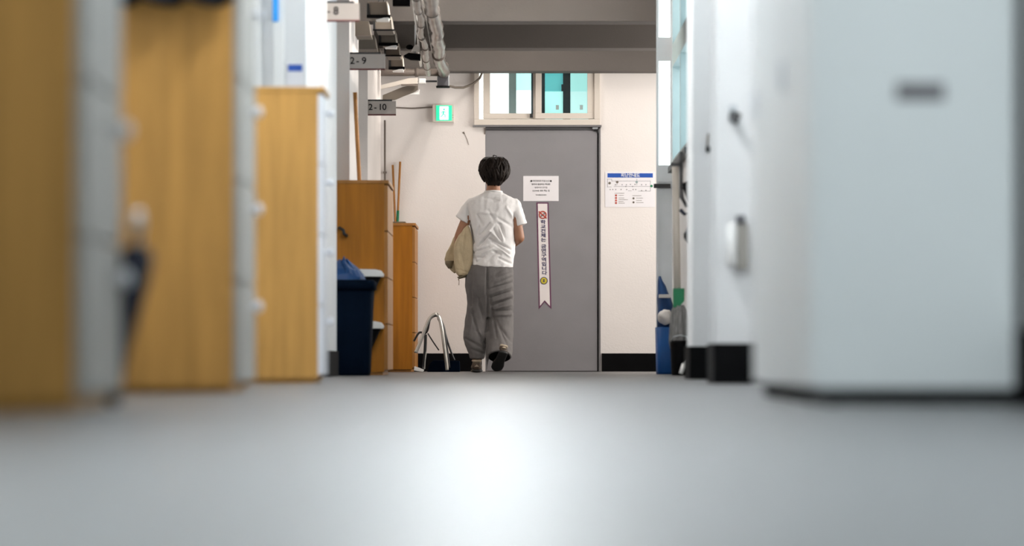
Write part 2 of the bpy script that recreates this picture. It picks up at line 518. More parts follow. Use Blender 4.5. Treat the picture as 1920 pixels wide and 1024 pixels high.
# the second, outer window in the depth of the wall, bright with daylight
w2 = root_struct('window_2', ((WX0 + WX1) / 2, YE + 0.2, WZ0))
oy = YE + 0.17
bx('pane', ex(889), ex(954), oy, oy + 0.01, WZ0, WZ1, 'litwhite', w2)
bx('pane', ex(968), ex(1000), oy, oy + 0.01, WZ0, ez(167), 'litwhite', w2)
bx('pane', ex(968), ex(1000), oy, oy + 0.01, ez(167), WZ1, 'litpale', w2)
bx('pane', ex(1022), ex(1056), oy, oy + 0.01, WZ0, ez(169), 'litaqua', w2)
bx('pane', ex(1022), ex(1056), oy, oy + 0.01, ez(169), WZ1, 'litteal', w2)
bx('pane', ex(1070), ex(1104), oy, oy + 0.01, WZ0, ez(169), 'litpale', w2)
bx('pane', ex(1070), ex(1104), oy, oy + 0.01, ez(169), WZ1, 'litaqua', w2)
bx('mullion', ex(954), ex(968), oy - 0.02, oy + 0.02, WZ0, WZ1, 'tealframe', w2)
bx('mullion', ex(1000), ex(1022), oy - 0.02, oy + 0.02, WZ0, WZ1, 'darkframe', w2)
bx('mullion', ex(1056), ex(1070), oy - 0.02, oy + 0.02, WZ0, WZ1, 'darkframe', w2)
bx('mullion', ex(1104), WX1, oy - 0.02, oy + 0.02, WZ0, WZ1, 'darkframe', w2)
bx('window_latch', ex(1053), ex(1058), oy - 0.03, oy - 0.02, ez(169), ez(156), 'darkframe', w2)
for px in (1045, 1090):
    bx('sticker', ex(px - 3), ex(px + 3), YE - 0.017, YE - 0.015, ez(206), ez(197), 'tealframe', w2)
bx('outer_plate', WX0, WX1, oy + 0.02, oy + 0.05, WZ0, WZ1, 'darkframe', w2)

# ================================================================== CEILING LIGHTS
def ceiling_lamp(x, y, m, where, zl=ZC):
    t = thing('ceiling_lamp', (x, y, zl), 'long fluorescent ceiling lamp ' + where, 'lamp', 'fluorescent ceiling lamps')
    MB().prism([(x - 0.13, zl - 0.03), (x - 0.08, zl), (x + 0.08, zl), (x + 0.13, zl - 0.03)], 'y', y - 0.62, y + 0.62).build('housing', 'white', t)
    for s in (-1, 1):
        MB().tube([(x + s * 0.06, y - 0.6, zl - 0.05), (x + s * 0.06, y + 0.6, zl - 0.05)], 0.018, 10).build('tube', m, t)
        if zl < ZC:
            MB().tube([(x, y + s * 0.4, zl), (x, y + s * 0.4, ZC)], 0.006, 6).build('hanger_rod', 'white', t)
for i, (yy, m) in enumerate(((10.3, 'lampcool'), (12.9, 'lampcool'), (15.2, 'lampcool'), (19.6, 'lampcool'), (21.9, 'lampwarm'), (26.95, 'lampwarm'), (31.8, 'lampend'))):  # second lamp added for brightness; hung one lowered to light the end wall
    ceiling_lamp(-0.30 if yy > 31 else -0.10, yy, m, ['over the white steel cabinet', 'added just past the second wooden cabinet', 'before the third wooden cabinet', 'over the first left pillar', 'hung just before the 2-8 sign', 'just past the 2-9 sign', 'in front of the grey door'][i], 2.60 if yy == 21.9 else ZC)

# ================================================================== WOODEN SHOE CABINETS
def cabinet(x0, x1, y0, y1, h, side, front, edge, label, cols=1, knobs=True, group='wooden school cabinets', knob_at=0.75):
    t = thing('wooden_cabinet', ((x0 + x1) / 2, (y0 + y1) / 2, 0), label, 'cabinet', group)
    fx = x1 - 0.022
    bx('plinth', x0 + 0.02, fx - 0.01, y0 + 0.015, y1 - 0.015, 0, 0.03, edge, t)
    bx('end_panel', x0, fx, y0, y0 + 0.02, 0.02, h - 0.022, side, t, 0.0015)
    bx('end_panel', x0, fx, y1 - 0.02, y1, 0.02, h - 0.022, side, t, 0.0015)
    bx('back_panel', x0, x0 + 0.01, y0 + 0.02, y1 - 0.02, 0.02, h - 0.022, side, t)
    bx('top_board', x0, x1 + 0.006, y0 - 0.006, y1 + 0.006, h - 0.022, h, edge, t, 0.003)
    bx('bottom_board', x0 + 0.01, fx, y0 + 0.02, y1 - 0.02, 0.03, 0.05, side, t)
    rows = 4
    z0, z1 = 0.035, h - 0.028
    dh = (z1 - z0) / rows
    for r in range(rows):
        for c in range(cols):
            w = (y1 - y0) / cols
            a, b = y0 + w * c, y0 + w * (c + 1)
            dr = bx('door', fx, x1, a, b - 0.004, z0 + dh * r, z0 + dh * (r + 1) - 0.006, front, t, 0.002)
            if knobs:
                ky, kz = a + (b - a) * knob_at, z0 + dh * (r + 0.76)
                MB().tube([(x1 - 0.002, ky, kz), (x1 + 0.014, ky, kz)], 0.008, 10).ball((x1 + 0.024, ky, kz), 0.019, 14, (0.7, 1, 1)).build('knob', 'knob', dr, True)
    return t

cabinet(-1.34, -0.83, 7.47, 8.16, 1.30, 'woodn', 'laminate', 'woodn', 'wooden cabinet nearest the camera at the far left edge of the picture', knob_at=0.8)
cabinet(-1.34, -0.83, 11.73, 12.42, 1.30, 'woodn', 'laminate', 'woodn', 'wooden cabinet with a dark cloth hanging over its top', knob_at=0.7)
cabinet(-1.34, -0.83, 16.86, 17.32, 1.30, 'woodn', 'knob', 'woodn', 'wooden cabinet right before the first white pillar on the left', knob_at=0.55)
tc = cabinet(-1.34, -0.815, 25.2, 26.3, 1.28, 'woodf', 'woodedge', 'woodedge', 'tall amber wooden cabinet behind the dark navy bin', knobs=False)
sc_ = cabinet(-1.34, -0.815, 32.25, 33.25, 1.25, 'woodf', 'woodedge', 'woodedge', 'amber wooden cabinet against the end wall beside the metal handles', knobs=False)
# black hook handle on the tall cabinet
MB().tube([(-1.135, 25.19, 0.965), (-1.13, 25.16, 0.965), (-1.105, 25.15, 0.95), (-1.10, 25.15, 0.925), (-1.085, 25.16, 0.915), (-1.085, 25.2, 0.915)], 0.011, 8).build('hook_handle', 'blackmetal', tc, True)

# dark cloth thrown over the second cabinet, hanging down its end in three scallops
def draped():
    n = 40
    top = 1.300
    mb = MB()
    rows = []
    for j in range(12):
        r = []
        for i in range(n + 1):
            u = i / n
            x = -1.26 + u * 0.42
            lobe = abs(math.sin(u * math.pi * 3.0))
            drop = 0.118 + 0.022 * lobe
            v = j / 11.0
            fold = 0.018 * math.sin(u * math.pi * 6.0) + 0.006 * math.sin(u * 41)
            if v < 0.4:
                yy = 12.15 - (12.15 - 11.705) * (v / 0.4)
                zz = top + 0.012 + 0.010 * abs(math.sin(u * 17 + j))
            else:
                k = (v - 0.4) / 0.6
                yy = 11.69 - 0.07 * math.sin(k * 2.0) - fold * 1.6 * k
                zz = top + 0.008 - drop * k
            r.append((x, yy, zz))
        rows.append(r)
    vs = [[mb.bm.verts.new(p) for p in r] for r in rows]
    for a, b in zip(vs, vs[1:]):
        for i in range(n):
            mb.bm.faces.new((a[i], a[i + 1], b[i + 1], b[i]))
    bmesh.ops.solidify(mb.bm, geom=mb.bm.faces[:], thickness=0.012)
    return mb
tag(draped().build('draped_cloth', 'darkcloth', None, True), 'dark cloth thrown over the top of the second wooden cabinet', 'cloth')

# furled umbrella leaning on the front of the first cabinet
um = thing('umbrella', (-0.80, 8.22, 0), 'furled navy umbrella leaning beside the nearest wooden cabinet', 'umbrella')
def along(t, off=(0, 0)):
    a, b = Vector((-0.856, 8.24, 0.0)), Vector((-0.795, 8.21, 0.40))
    p = a.lerp(b, t)
    return (p.x + off[0], p.y, p.z)
MB().tube([along(0.0), along(0.1), along(0.55)], [0.005, 0.008, 0.008], 10).build('shaft', 'blackmetal', um, True)
n = 16
rr = []
for t, r in ((0.10, 0.010), (0.3, 0.016), (0.5, 0.026), (0.68, 0.036), (0.80, 0.036), (0.86, 0.02)):
    c = Vector(along(t))
    rr.append([(c.x + r * (1 + 0.16 * math.sin(4 * k * 2 * math.pi / n)) * math.cos(2 * math.pi * k / n), c.y + r * math.sin(2 * math.pi * k / n), c.z) for k in range(n)])
MB().rings(rr).build('furled_canopy', 'navy', um, True)
MB().tube([along(0.86), along(0.98), (-0.797, 8.18, 0.41), (-0.797, 8.15, 0.395), (-0.797, 8.145, 0.375)], 0.010, 10).build('handle', 'alu', um, True)
MB().ball((-0.856, 8.24, 0.018), 0.018, 10, (1, 1, 0.9)).build('ferrule_cap', 'black', um, True)

# ================================================================== WHITE STEEL CABINET ON THE RIGHT
wc = thing('steel_cabinet', (0.89, 9.57, 0), 'large white steel cabinet on small feet at the right edge', 'cabinet')
X0, X1, Y0, Y1 = 0.665, 1.12, 8.55, 10.6
bx('body', X0 + 0.018, X1, Y0, Y1, 0.036, 1.85, 'whitesteel', wc, 0.006)
bx('plinth', X0 + 0.03, X1 - 0.01, Y0 + 0.012, Y1 - 0.012, 0.004, 0.037, 'black', wc)  # black block put in for the shade in the gap under the cabinet
for fx_, fy_ in ((0.72, 8.62), (1.08, 8.62), (0.72, 10.5), (1.08, 10.5), (0.72, 9.57), (1.08, 9.57)):
    MB().tube([(fx_, fy_, 0), (fx_, fy_, 0.03)], 0.018, 10).build('foot', 'black', wc)
for k in range(2):
    a = Y0 + (Y1 - Y0) / 2 * k
    b = Y0 + (Y1 - Y0) / 2 * (k + 1)
    dr = bx('door', X0, X0 + 0.018, a + 0.003, b - 0.003, 0.042, 1.84, 'whitesteel', wc, 0.003)
    hy = b - 0.2
    bx('handle', X0 - 0.012, X0, hy, hy + 0.04, 0.76, 0.83, 'knob', dr, 0.003)
lb = bx('label_holder', 0.855, 0.962, Y0 - 0.006, Y0, 0.678, 0.717, 'greyink', wc, 0.002)

# ================================================================== CLASS SIGNS
def class_sign(y, x0, x1, zc, txt, tx, size, label):
    t = thing('class_sign', (x0, y, zc), label, 'sign', 'class number signs on the left pillars')
    h = 0.052
    bx('board', x0, x1, y, y + 0.018, zc - h, zc + h, 'sign', t, 0.002)
    bx('stripe', x0, x1, y - 0.002, y + 0.020, zc - h - 0.006, zc - h + 0.004, 'redline', t)
    bx('bracket', x0, x1 - 0.03, y + 0.004, y + 0.014, zc + h, zc + h + 0.012, 'blackmetal', t)
    for ch, dx in txt:
        text('character', ch, size, 'ink', (tx + dx, y - 0.002, zc + 0.004), t, 'LEFT', bold=0.0009)
class_sign(22.83, -1.16, -0.908, 2.170, (('2', 0), ('-', 0.052), ('8', 0.090)), -1.153, 0.066, 'projecting class sign reading 2-8, nearest of the row')
class_sign(26.38, -1.15, -0.872, 2.150, (('2', 0), ('-', 0.042), ('9', 0.080)), -1.113, 0.066, 'projecting class sign reading 2-9')
class_sign(29.32, -1.13, -0.886, 2.025, (('2', 0), ('-', 0.042), ('1', 0.074), ('0', 0.105)), -1.096, 0.066, 'projecting class sign reading 2-10, above the tall amber cabinet')

# ================================================================== THINGS ON THE FIRST LEFT PILLAR
def pilx(px, D): return (px - 960) * D / F
PD = 19.5
t = thing('notice_sheet', (pilx(553, PD), PD, 1.6), 'small notice with a blue heading on the white left pillar', 'notice')
bx('sheet', pilx(538, PD), pilx(569, PD), PD - 0.004, PD, 1.33, 1.607, 'paper', t)
bx('heading', pilx(540, PD), pilx(567, PD), PD - 0.006, PD - 0.004, 1.566, 1.600, 'blueink', t)
tr = thing('cable_trunking', (pilx(521, PD), PD, 0), 'white vertical cable trunking with a sky blue upper end on the left pillar', 'trunking')
bx('cover', pilx(513, PD), pilx(533, PD), PD - 0.035, PD, 0.17, 2.9, 'white', tr, 0.004)
bx('tape', pilx(512, PD), pilx(523, PD), PD - 0.05, PD - 0.035, 1.815, 2.3, 'skyblue', tr, 0.004)
tr = thing('cable_trunking', (pilx(481, PD), PD, 0), 'white vertical cable trunking just right of the second wooden cabinet', 'trunking')
bx('cover', pilx(468, PD), pilx(490, PD), PD - 0.035, PD, 0.17, 2.9, 'white', tr, 0.004)

# ================================================================== BIN, WALL POCKETS, BROOMS BY THE TALL CABINET
b = thing('rubbish_bin', (-1.085, 24.55, 0), 'dark navy plastic bin with a blue bag, before the tall cabinet', 'bin')
def rrect(cx, cy, hx, hy, z, r=0.05, n=5):
    pts = []
    for (sx, sy, a0) in ((1, 1, 0), (-1, 1, 90), (-1, -1, 180), (1, -1, 270)):
        for k in range(n):
            a = math.radians(a0 + 90 * k / (n - 1))
            pts.append((cx + sx * (hx - r) + r * math.cos(a), cy + sy * (hy - r) + r * math.sin(a), z))
    return pts
cx, cy = -1.085, 24.6
MB().rings([rrect(cx, cy, 0.170, 0.18, 0.0), rrect(cx, cy, 0.176, 0.186, 0.02), rrect(cx, cy, 0.198, 0.21, 0.56)]).build('body', 'navybin', b, True)
MB().rings([rrect(cx, cy, 0.200, 0.214, 0.545), rrect(cx, cy, 0.212, 0.225, 0.550), rrect(cx, cy, 0.212, 0.225, 0.60), rrect(cx, cy, 0.200, 0.212, 0.61)]).build('rim', 'navybin', b, True)
bag = MB()
rings = []
for z, hx, hy in ((0.59, 0.165, 0.17), (0.64, 0.16, 0.16), (0.68, 0.125, 0.13), (0.71, 0.08, 0.09), (0.735, 0.05, 0.05)):
    r = []
    for k in range(40):
        a = 2 * math.pi * k / 40
        q = 1 + 0.16 * mnoise.noise(Vector((math.cos(a) * 2.2, math.sin(a) * 2.2, z * 14)))
        zz = z + 0.03 * mnoise.noise(Vector((math.cos(a) * 3, math.sin(a) * 3, 7 + z * 6)))
        r.append((cx - 0.02 + hx * q * math.cos(a), cy + hy * q * math.sin(a), zz))
    rings.append(r)
bag.rings(rings)
bag.prism([(-1.05, 0.70), (-1.075, 0.765), (-1.10, 0.71)], 'y', cy - 0.05, cy + 0.02)
bag.prism([(-1.13, 0.70), (-1.17, 0.785), (-1.18, 0.71)], 'y', cy - 0.05, cy + 0.02)
bag.build('bin_bag', 'bluebag', b, False)

def pocket(ztop, x1, drop, label):
    t = thing('wall_pocket', (-0.95, 25.1, ztop), label, 'holder', 'wedge shaped holders on the tall cabinet')
    x0 = -1.12
    MB().prism([(x0, ztop - 0.045), (x1 - 0.015, ztop - 0.045), (x1 - 0.05, ztop - 0.12), (x1 - 0.10, ztop - drop), (x0, ztop - drop - 0.03)], 'y', 25.02, 25.195).bevel(0.004).build('black_body', 'black', t)
    MB().prism([(x0, ztop - 0.045), (x1 + 0.0, ztop - 0.048), (x1 + 0.004, ztop - 0.03), (x1 - 0.012, ztop - 0.008), (x1 - 0.05, ztop), (x0, ztop + 0.004)], 'y', 25.0, 25.198).bevel(0.004).build('white_rim', 'white', t)
pocket(0.690, -0.842, 0.22, 'upper black wedge holder with a white rim on the amber cabinet')
pocket(0.352, -0.842, 0.22, 'lower black wedge holder with a white rim on the amber cabinet')

def broom(p0, p1, r, label, green=None):
    t = thing('broom', (p0[0], p0[1], 0), label, 'broom', 'brooms leaning by the cabinets')
    a, c = Vector(p0), Vector(p1)
    MB().tube([a, a.lerp(c, 0.5), c], r, 10).build('handle', 'woodstick', t, True)
    d_ = (c - a).normalized()
    MB().prism([(a.x - 0.02, 0.16), (a.x + 0.02, 0.16), (a.x + 0.045, 0.0), (a.x - 0.045, 0.0)], 'y', a.y - 0.02, a.y + 0.02).build('bristle_head', 'bagdark', t)
    if green:
        q0, q1 = a.lerp(c, green[0]), a.lerp(c, green[1])
        MB().tube([q0, q1], r * 1.25, 10).build('grip_sleeve', 'green', t, True)
broom((-0.985, 26.325, 0.12), (-1.0775, 26.34, 1.935), 0.0145, 'wooden broom handle rising behind the tall amber cabinet')
broom((-0.96, 33.295, 0.12), (-1.034, 33.29, 1.79), 0.010, 'shorter of two broom handles behind the cabinet at the end wall')
broom((-1.045, 33.29, 0.12), (-0.97, 33.305, 1.82), 0.010, 'longer of two broom handles behind the cabinet at the end wall', (0.62, 0.75))
tag(bx('folded_mat', -1.03, -0.90, 32.5, 32.9, 1.251, 1.272, 'bagdark', None, 0.006), 'thin dark mat lying on the cabinet at the end wall', 'mat')

# ================================================================== PIPES UNDER THE CEILING
def wavy(p0, p1, n, amp, seed):
    out = []
    for i in range(n + 1):
        t = i / n
        p = Vector(p0).lerp(Vector(p1), t)
        out.append((p.x + amp * mnoise.noise(Vector((t * 9, seed, 0))), p.y, p.z + amp * mnoise.noise(Vector((t * 9, seed, 5)))))
    return out
fd = thing('foil_duct', (-0.59, 32.9, 2.52), 'thick foil wrapped duct running along under the ceiling beams', 'duct')
pts = wavy((-0.60, 32.9, 2.555), (-0.500, 22.0, 2.50), 60, 0.032, 1.3)
MB().tube(pts, [0.047 + 0.006 * math.sin(i * 1.9) for i in range(61)], 16).build('foil_sleeve', 'foil', fd, True)
for i in (12, 34, 52):
    p = Vector(pts[i])
    MB().tube([(p.x, p.y - 0.012, p.z), (p.x, p.y + 0.012, p.z)], 0.056, 16).build('strap', 'pipe', fd, True)
    MB().tube([(p.x, p.y, p.z + 0.05), (p.x, p.y, 2.8)], 0.004, 6).build('hanger_rod', 'blackmetal', fd)
fp = thing('foil_pipe', (-0.74, 32.9, 2.52), 'thinner foil wrapped pipe beside the thick duct', 'pipe')
pts = wavy((-0.700, 32.2, 2.50), (-0.600, 22.0, 2.51), 50, 0.02, 8.1)
MB().tube(pts, [0.024 + 0.003 * math.sin(i * 2.3) for i in range(51)], 12).build('foil_sleeve', 'foil', fp, True)
for i in range(3, 50, 5):
    p = Vector(pts[i])
    MB().tube([(p.x, p.y - 0.01, p.z), (p.x, p.y + 0.01, p.z)], 0.030, 12).build('tie', 'pipe', fp, True)
tag(MB().tube([(-0.640, 31.0, 2.565), (-0.590, 22.0, 2.572)], 0.006, 8).build('conduit', 'white', None, True), 'thin white conduit between the two foil pipes', 'conduit')
cpts = [(-0.75, 31.6, 2.52), (-0.745, 30.8, 2.555), (-0.72, 29.5, 2.565), (-0.705, 28.3, 2.57), (-0.67, 26.0, 2.565)]
tag(MB().tube(cpts, 0.010, 8).build('cable', 'white', None, True), 'white cable sagging left of the foil pipes', 'cable')
cp = thing('cross_pipe', (-0.95, 32.8, 2.58), 'shade-browned pipe running across from the left wall to the grey box', 'pipe')
MB().tube([(XL, 32.85, 2.56), (-0.60, 32.85, 2.56)], 0.032, 14).build('tube', 'pipe', cp, True)  # brown material puts the shade on this pipe into its colour
MB().tube([(-0.83, 32.85, 2.56), (-0.80, 32.85, 2.56)], 0.038, 14).build('collar', 'pipe', cp, True)
jb = thing('junction_box', (-0.59, 33.0, 2.45), 'dark grey steel box at the end of the foil duct', 'box')
bx('case', -0.640, -0.545, 32.86, 33.0, 2.445, 2.60, 'greybox', jb, 0.004)
bx('bottom_flange', -0.65, -0.535, 32.85, 33.01, 2.437, 2.446, 'black', jb)
bx('edge_trim', -0.545, -0.537, 32.86, 33.0, 2.446, 2.60, 'alu', jb)
tag(MB().tube([(-0.54, 32.95, 2.452), (-0.49, 33.05, 2.445), (-0.42, 33.2, 2.455), (-0.34, 33.27, 2.49), (-0.28, 33.27, 2.54), (-0.245, 33.27, 2.62)], 0.0105, 10).build('window_cable', 'vent', None, True), 'grey cable curving from the grey box up to the window', 'cable')
sl = thing('spotlight', (-0.78, 32.7, 2.45), 'small white spotlight left of the grey box', 'lamp')
bx('lamp_head', -0.795, -0.735, 32.7, 32.82, 2.455, 2.50, 'white', sl, 0.008)
MB().ball((-0.83, 32.74, 2.475), 0.030, 12).build('swivel', 'black', sl, True)
bx('arm', -0.735, -0.64, 32.75, 32.77, 2.47, 2.485, 'blackmetal', sl)

# grey vent boxes hung in a row under the left ceiling
ORD = ['nearest', 'second', 'third', 'fourth', 'farthest']
for i in range(5):
    yy = 26.7 + 1.18 * i
    x0, x1 = -1.005 , -0.862 - 0.008 * i
    z0, z1 = 2.500, 2.592
    t = thing('vent_box', ((x0 + x1) / 2, yy, z0), ORD[i] + ' of the five grey vent boxes under the left ceiling', 'vent box', 'grey vent boxes under the left ceiling')
    MB().prism([(x0 + 0.015, z0), (x1, z0), (x1 - 0.012, z1), (x0, z1)], 'y', yy, yy + 0.5).bevel(0.003).build('housing', 'vent', t)
    bx('bracket', x0 - 0.005, x1 + 0.015, yy - 0.01, yy + 0.03, z0 - (0.022 if i % 2 == 0 else 0.008), z0, 'black', t)
    bx('side_plate', x0 - 0.003, x0 + 0.013, yy - 0.012, yy + 0.1, z0, z1 - 0.015, 'blackmetal', t)
    MB().prism([(x1 - 0.012, z1), (x1 - 0.004, z1), (x1 + 0.006, z0), (x1, z0)], 'y', yy - 0.006, yy + 0.4).build('edge_strip', 'cream', t)
    MB().tube([((x0 + x1) / 2, yy + 0.25, z1 - 0.002), ((x0 + x1) / 2, yy + 0.25, ZC)], 0.006, 6).build('hanger_rod', 'blackmetal', t)
    if i in (0, 2, 4):
        MB().prism([(x1 - 0.085, z0 - 0.036), (x1 - 0.03, z0 - 0.022), (x1 + 0.005, z0 - 0.02), (x1 + 0.005, z0 - 0.038)], 'y', yy - 0.02, yy + 0.15).build('white_fin', 'white', t)
for i in range(3):
    yy = 27.3 + 1.18 * i
    z0 = 2.41
    t = thing('wall_vent', (-1.06, yy, z0), ['nearest', 'middle', 'farthest'][i] + ' of the three grey vent panels against the left wall', 'vent panel', 'vent panels against the left wall')
    MB().prism([(-1.359, z0), (-1.005, z0), (-1.02, z0 + 0.10), (-1.359, z0 + 0.10)], 'y', yy, yy + 0.4).bevel(0.003).build('panel', 'vent', t)
    bx('lower_lip', -1.33, -1.0, yy - 0.008, yy + 0.02, z0 - 0.008, z0, 'pipe', t)
pc = thing('pipe_clamp', (-0.78, 30.0, 2.48), 'black pipe clamp with a white cap beside the thinner foil pipe', 'clamp')
CLD = 30.0
def kx(px, D=CLD): return (px - 960) * D / F
def kz(py, D=CLD): return CAMZ + (HOR - py) * D / F
MB().prism([(kx(757), kz(104)), (kx(766), kz(99)), (kx(788), kz(101)), (kx(788), kz(113)), (kx(770), kz(112)), (kx(758), kz(107))], 'y', CLD, CLD + 0.08).bevel(0.003).build('clamp_body', 'black', pc)
MB().prism([(kx(771), kz(96)), (kx(778), kz(84)), (kx(787), kz(83)), (kx(787), kz(97))], 'y', CLD - 0.01, CLD + 0.06).bevel(0.003).build('white_cap', 'white', pc)
MB().ball((kx(768), CLD + 0.02, kz(88)), 0.025, 12, (1.2, 1, 0.8)).build('knob', 'black', pc, True)
MB().tube([(kx(778), CLD + 0.03, kz(101)), (kx(778), CLD + 0.03, ZC)], 0.006, 6).build('hanger_rod', 'alu', pc)
hb = thing('hanger_bracket', (-0.77, 26.6, 2.56), 'black bracket plate at the top edge above the grey vent boxes', 'bracket')
bx('plate', kx(736, 26.6), kx(769, 26.6), 26.6, 26.66, kz(11, 26.6), kz(-14, 26.6), 'black', hb, 0.004)
MB().tube([(kx(751, 26.6), 26.63, kz(-12, 26.6)), (kx(751, 26.6), 26.63, ZC)], 0.006, 6).build('rod', 'alu', hb)
# angled metal brackets under the crossing pipe
ab = thing('pipe_bracket', (-0.95, 32.6, 2.4), 'pale angled metal bracket hanging below the crossing pipe', 'bracket')
MB().prism([(-1.13, 2.395), (-0.93, 2.44), (-0.80, 2.445), (-0.80, 2.495), (-0.88, 2.49), (-1.12, 2.43)], 'y', 32.58, 32.62).build('upper_arm', 'cream', ab)
MB().prism([(-1.10, 2.30), (-1.0, 2.31), (-0.83, 2.38), (-0.80, 2.40), (-0.80, 2.445), (-0.93, 2.42), (-1.10, 2.35)], 'y', 32.63, 32.68).build('lower_arm', 'vent', ab)
bx('rod', -0.94, -0.80, 32.57, 32.60, 2.425, 2.44, 'pipe', ab)
MB().prism([(-0.87, 2.355), (-0.80, 2.375), (-0.785, 2.40), (-0.785, 2.355)], 'y', 32.6, 32.64).build('white_tip', 'white', ab)
bx('post', -1.145, -1.115, 32.6, 32.64, 2.25, 2.53, 'cream', ab)
dp = thing('drain_pipe', (-1.11, 33.3, 0), 'dark vertical pipe in the left corner of the end wall', 'pipe')
MB().tube([(-1.103, 33.31, 0.0), (-1.103, 33.31, 2.18)], 0.009, 10).build('tube', 'pipe', dp, True)
bx('clip', -1.118, -1.088, 33.30, 33.35, 1.72, 1.735, 'pipe', dp)

# ================================================================== END WALL: EXIT SIGN, NOTICES
es = thing('exit_sign', (ex(831), YE, ez(212)), 'small green emergency exit sign lit on the end wall', 'exit sign')
bx('case', ex(811), ex(851), YE - 0.05, YE, ez(229.5), ez(196.5), 'cream', es, 0.004)
bx('lit_panel', ex(818), ex(847.5), YE - 0.054, YE - 0.05, ez(227), ez(198.5), 'exitgreen', es)
bx('white_field', ex(824.5), ex(841), YE - 0.056, YE - 0.054, ez(225), ez(200.5), 'exitwhite', es)
q = MB()
px0, pz0 = ex(832), ez(213)
q.ball((px0 + 0.004, YE - 0.057, pz0 + 0.032), 0.009, 10, (1, 0.12, 1))
q.tube([(px0 + 0.002, YE - 0.057, pz0 + 0.018), (px0 - 0.004, YE - 0.057, pz0 - 0.008)], 0.0065, 8)
q.tube([(px0 - 0.004, YE - 0.057, pz0 - 0.006), (px0 + 0.014, YE - 0.057, pz0 - 0.016), (px0 + 0.012, YE - 0.057, pz0 - 0.038)], 0.0045, 8)
q.tube([(px0 - 0.004, YE - 0.057, pz0 - 0.006), (px0 - 0.014, YE - 0.057, pz0 - 0.024), (px0 - 0.028, YE - 0.057, pz0 - 0.030)], 0.0045, 8)
q.tube([(px0 + 0.002, YE - 0.057, pz0 + 0.016), (px0 + 0.020, YE - 0.057, pz0 + 0.004)], 0.004, 8)
q.tube([(px0 + 0.002, YE - 0.057, pz0 + 0.016), (px0 - 0.018, YE - 0.057, pz0 + 0.008), (px0 - 0.022, YE - 0.057, pz0 - 0.006)], 0.004, 8)
q.build('running_figure', 'exitgreen', es)
for dz in (0, 0.02):
    MB().ball((ex(849.2), YE - 0.051, ez(221) + dz), 0.003, 8).build('indicator', 'black', es)
tag(MB().tube([(ex(735), YE - 0.006, ez(201.5)), (ex(775), YE - 0.012, ez(203.5)), (ex(811), YE - 0.008, ez(201))], 0.006, 6).build('sign_cable', 'pipe', None), 'thin grey cable on the end wall leading to the exit sign', 'cable')

ya = YE + 0.004
nt_ = thing('paper_notice', (ex(1014), ya, ez(353)), 'white paper notice with printed lines taped on the grey door', 'notice')
bx('sheet', ex(981), ex(1047.5), ya - 0.003, ya - 0.0005, ez(377), ez(330), 'paper', nt_)
for s_, yy, sz in (('♣무단침입은 지금 신고♣', 339.5, 0.0168), ('함부로 출입하는 학생은', 345.8, 0.0168), ('벌점부과 조치함', 352.0, 0.0168), ('CCTV로 계속 찍는 중', 358.0, 0.0168), ('학교생활안전지원부', 365.8, 0.0115)):
    text('printed_line', s_, sz, 'greyink' if yy == 352.0 else 'ink', (ex(1014.5), ya - 0.0045, ez(yy)), nt_)

ban = thing('no_smoking_banner', (ex(1018), ya, ez(580)), 'long white swallow-tailed no-smoking banner sticker on the grey door', 'banner')
def poly(pts, m, name, y0, y1): return MB().prism([(ex(a), ez(b_)) for a, b_ in pts], 'y', y0, y1).build(name, m, ban)
poly([(1005.8, 379.5), (1028.6, 379.5), (1034.0, 580), (1021.2, 566.5), (1010.2, 580)], 'purple', 'border', ya - 0.002, ya - 0.0005)
poly([(1008.3, 382), (1026.2, 382), (1031.2, 574), (1021.2, 563), (1012.3, 574)], 'banner', 'white_strip', ya - 0.003, ya - 0.001)
r_ = MB()
cxp, czp = ex(1017.7), ez(403)
ring = []
for k in range(25):
    a = 2 * math.pi * k / 24
    ring.append((cxp + 0.030 * math.cos(a), ya - 0.005, czp + 0.030 * math.sin(a)))
r_.tube(ring, 0.0055, 6, cap=False)
r_.build('prohibition_ring', 'red', ban)
MB().tube([(cxp - 0.034, ya - 0.006, czp + 0.030), (cxp + 0.034, ya - 0.006, czp - 0.030)], 0.0055, 6).build('prohibition_slash', 'red', ban)
MB().tube([(cxp - 0.022, ya - 0.004, czp - 0.018), (cxp + 0.022, ya - 0.004, czp + 0.018)], 0.005, 6).build('cigarette_mark', 'greyink', ban)
chars = '학교전체는 금연구역입니다'
for k, ch in enumerate(chars):
    if ch == ' ':
        continue
    kk = k if k < 5 else k - 0.55
    yy = 417.0 + kk * 8.32
    text('letter', ch, 0.037, 'navytext', (ex(1018.2 + kk * 0.22), ya - 0.0042, ez(yy)), ban, bold=0.0011, width=1.35)
cxp, czp = ex(1019.8), ez(526.5)
MB().tube([(cxp, ya - 0.0045, czp), (cxp, ya - 0.003, czp)], 0.033, 24).build('emblem_ring', 'navytext', ban)
MB().tube([(cxp, ya - 0.0060, czp), (cxp, ya - 0.0045, czp)], 0.026, 24).build('emblem_disc', 'yellow', ban)
MB().prism([(cxp - 0.010, czp - 0.012), (cxp + 0.010, czp - 0.012), (cxp + 0.003, czp), (cxp + 0.012, czp + 0.012), (cxp - 0.012, czp + 0.012), (cxp - 0.003, czp)], 'y', ya - 0.0070, ya - 0.0060).build('emblem_mark', 'navytext', ban)

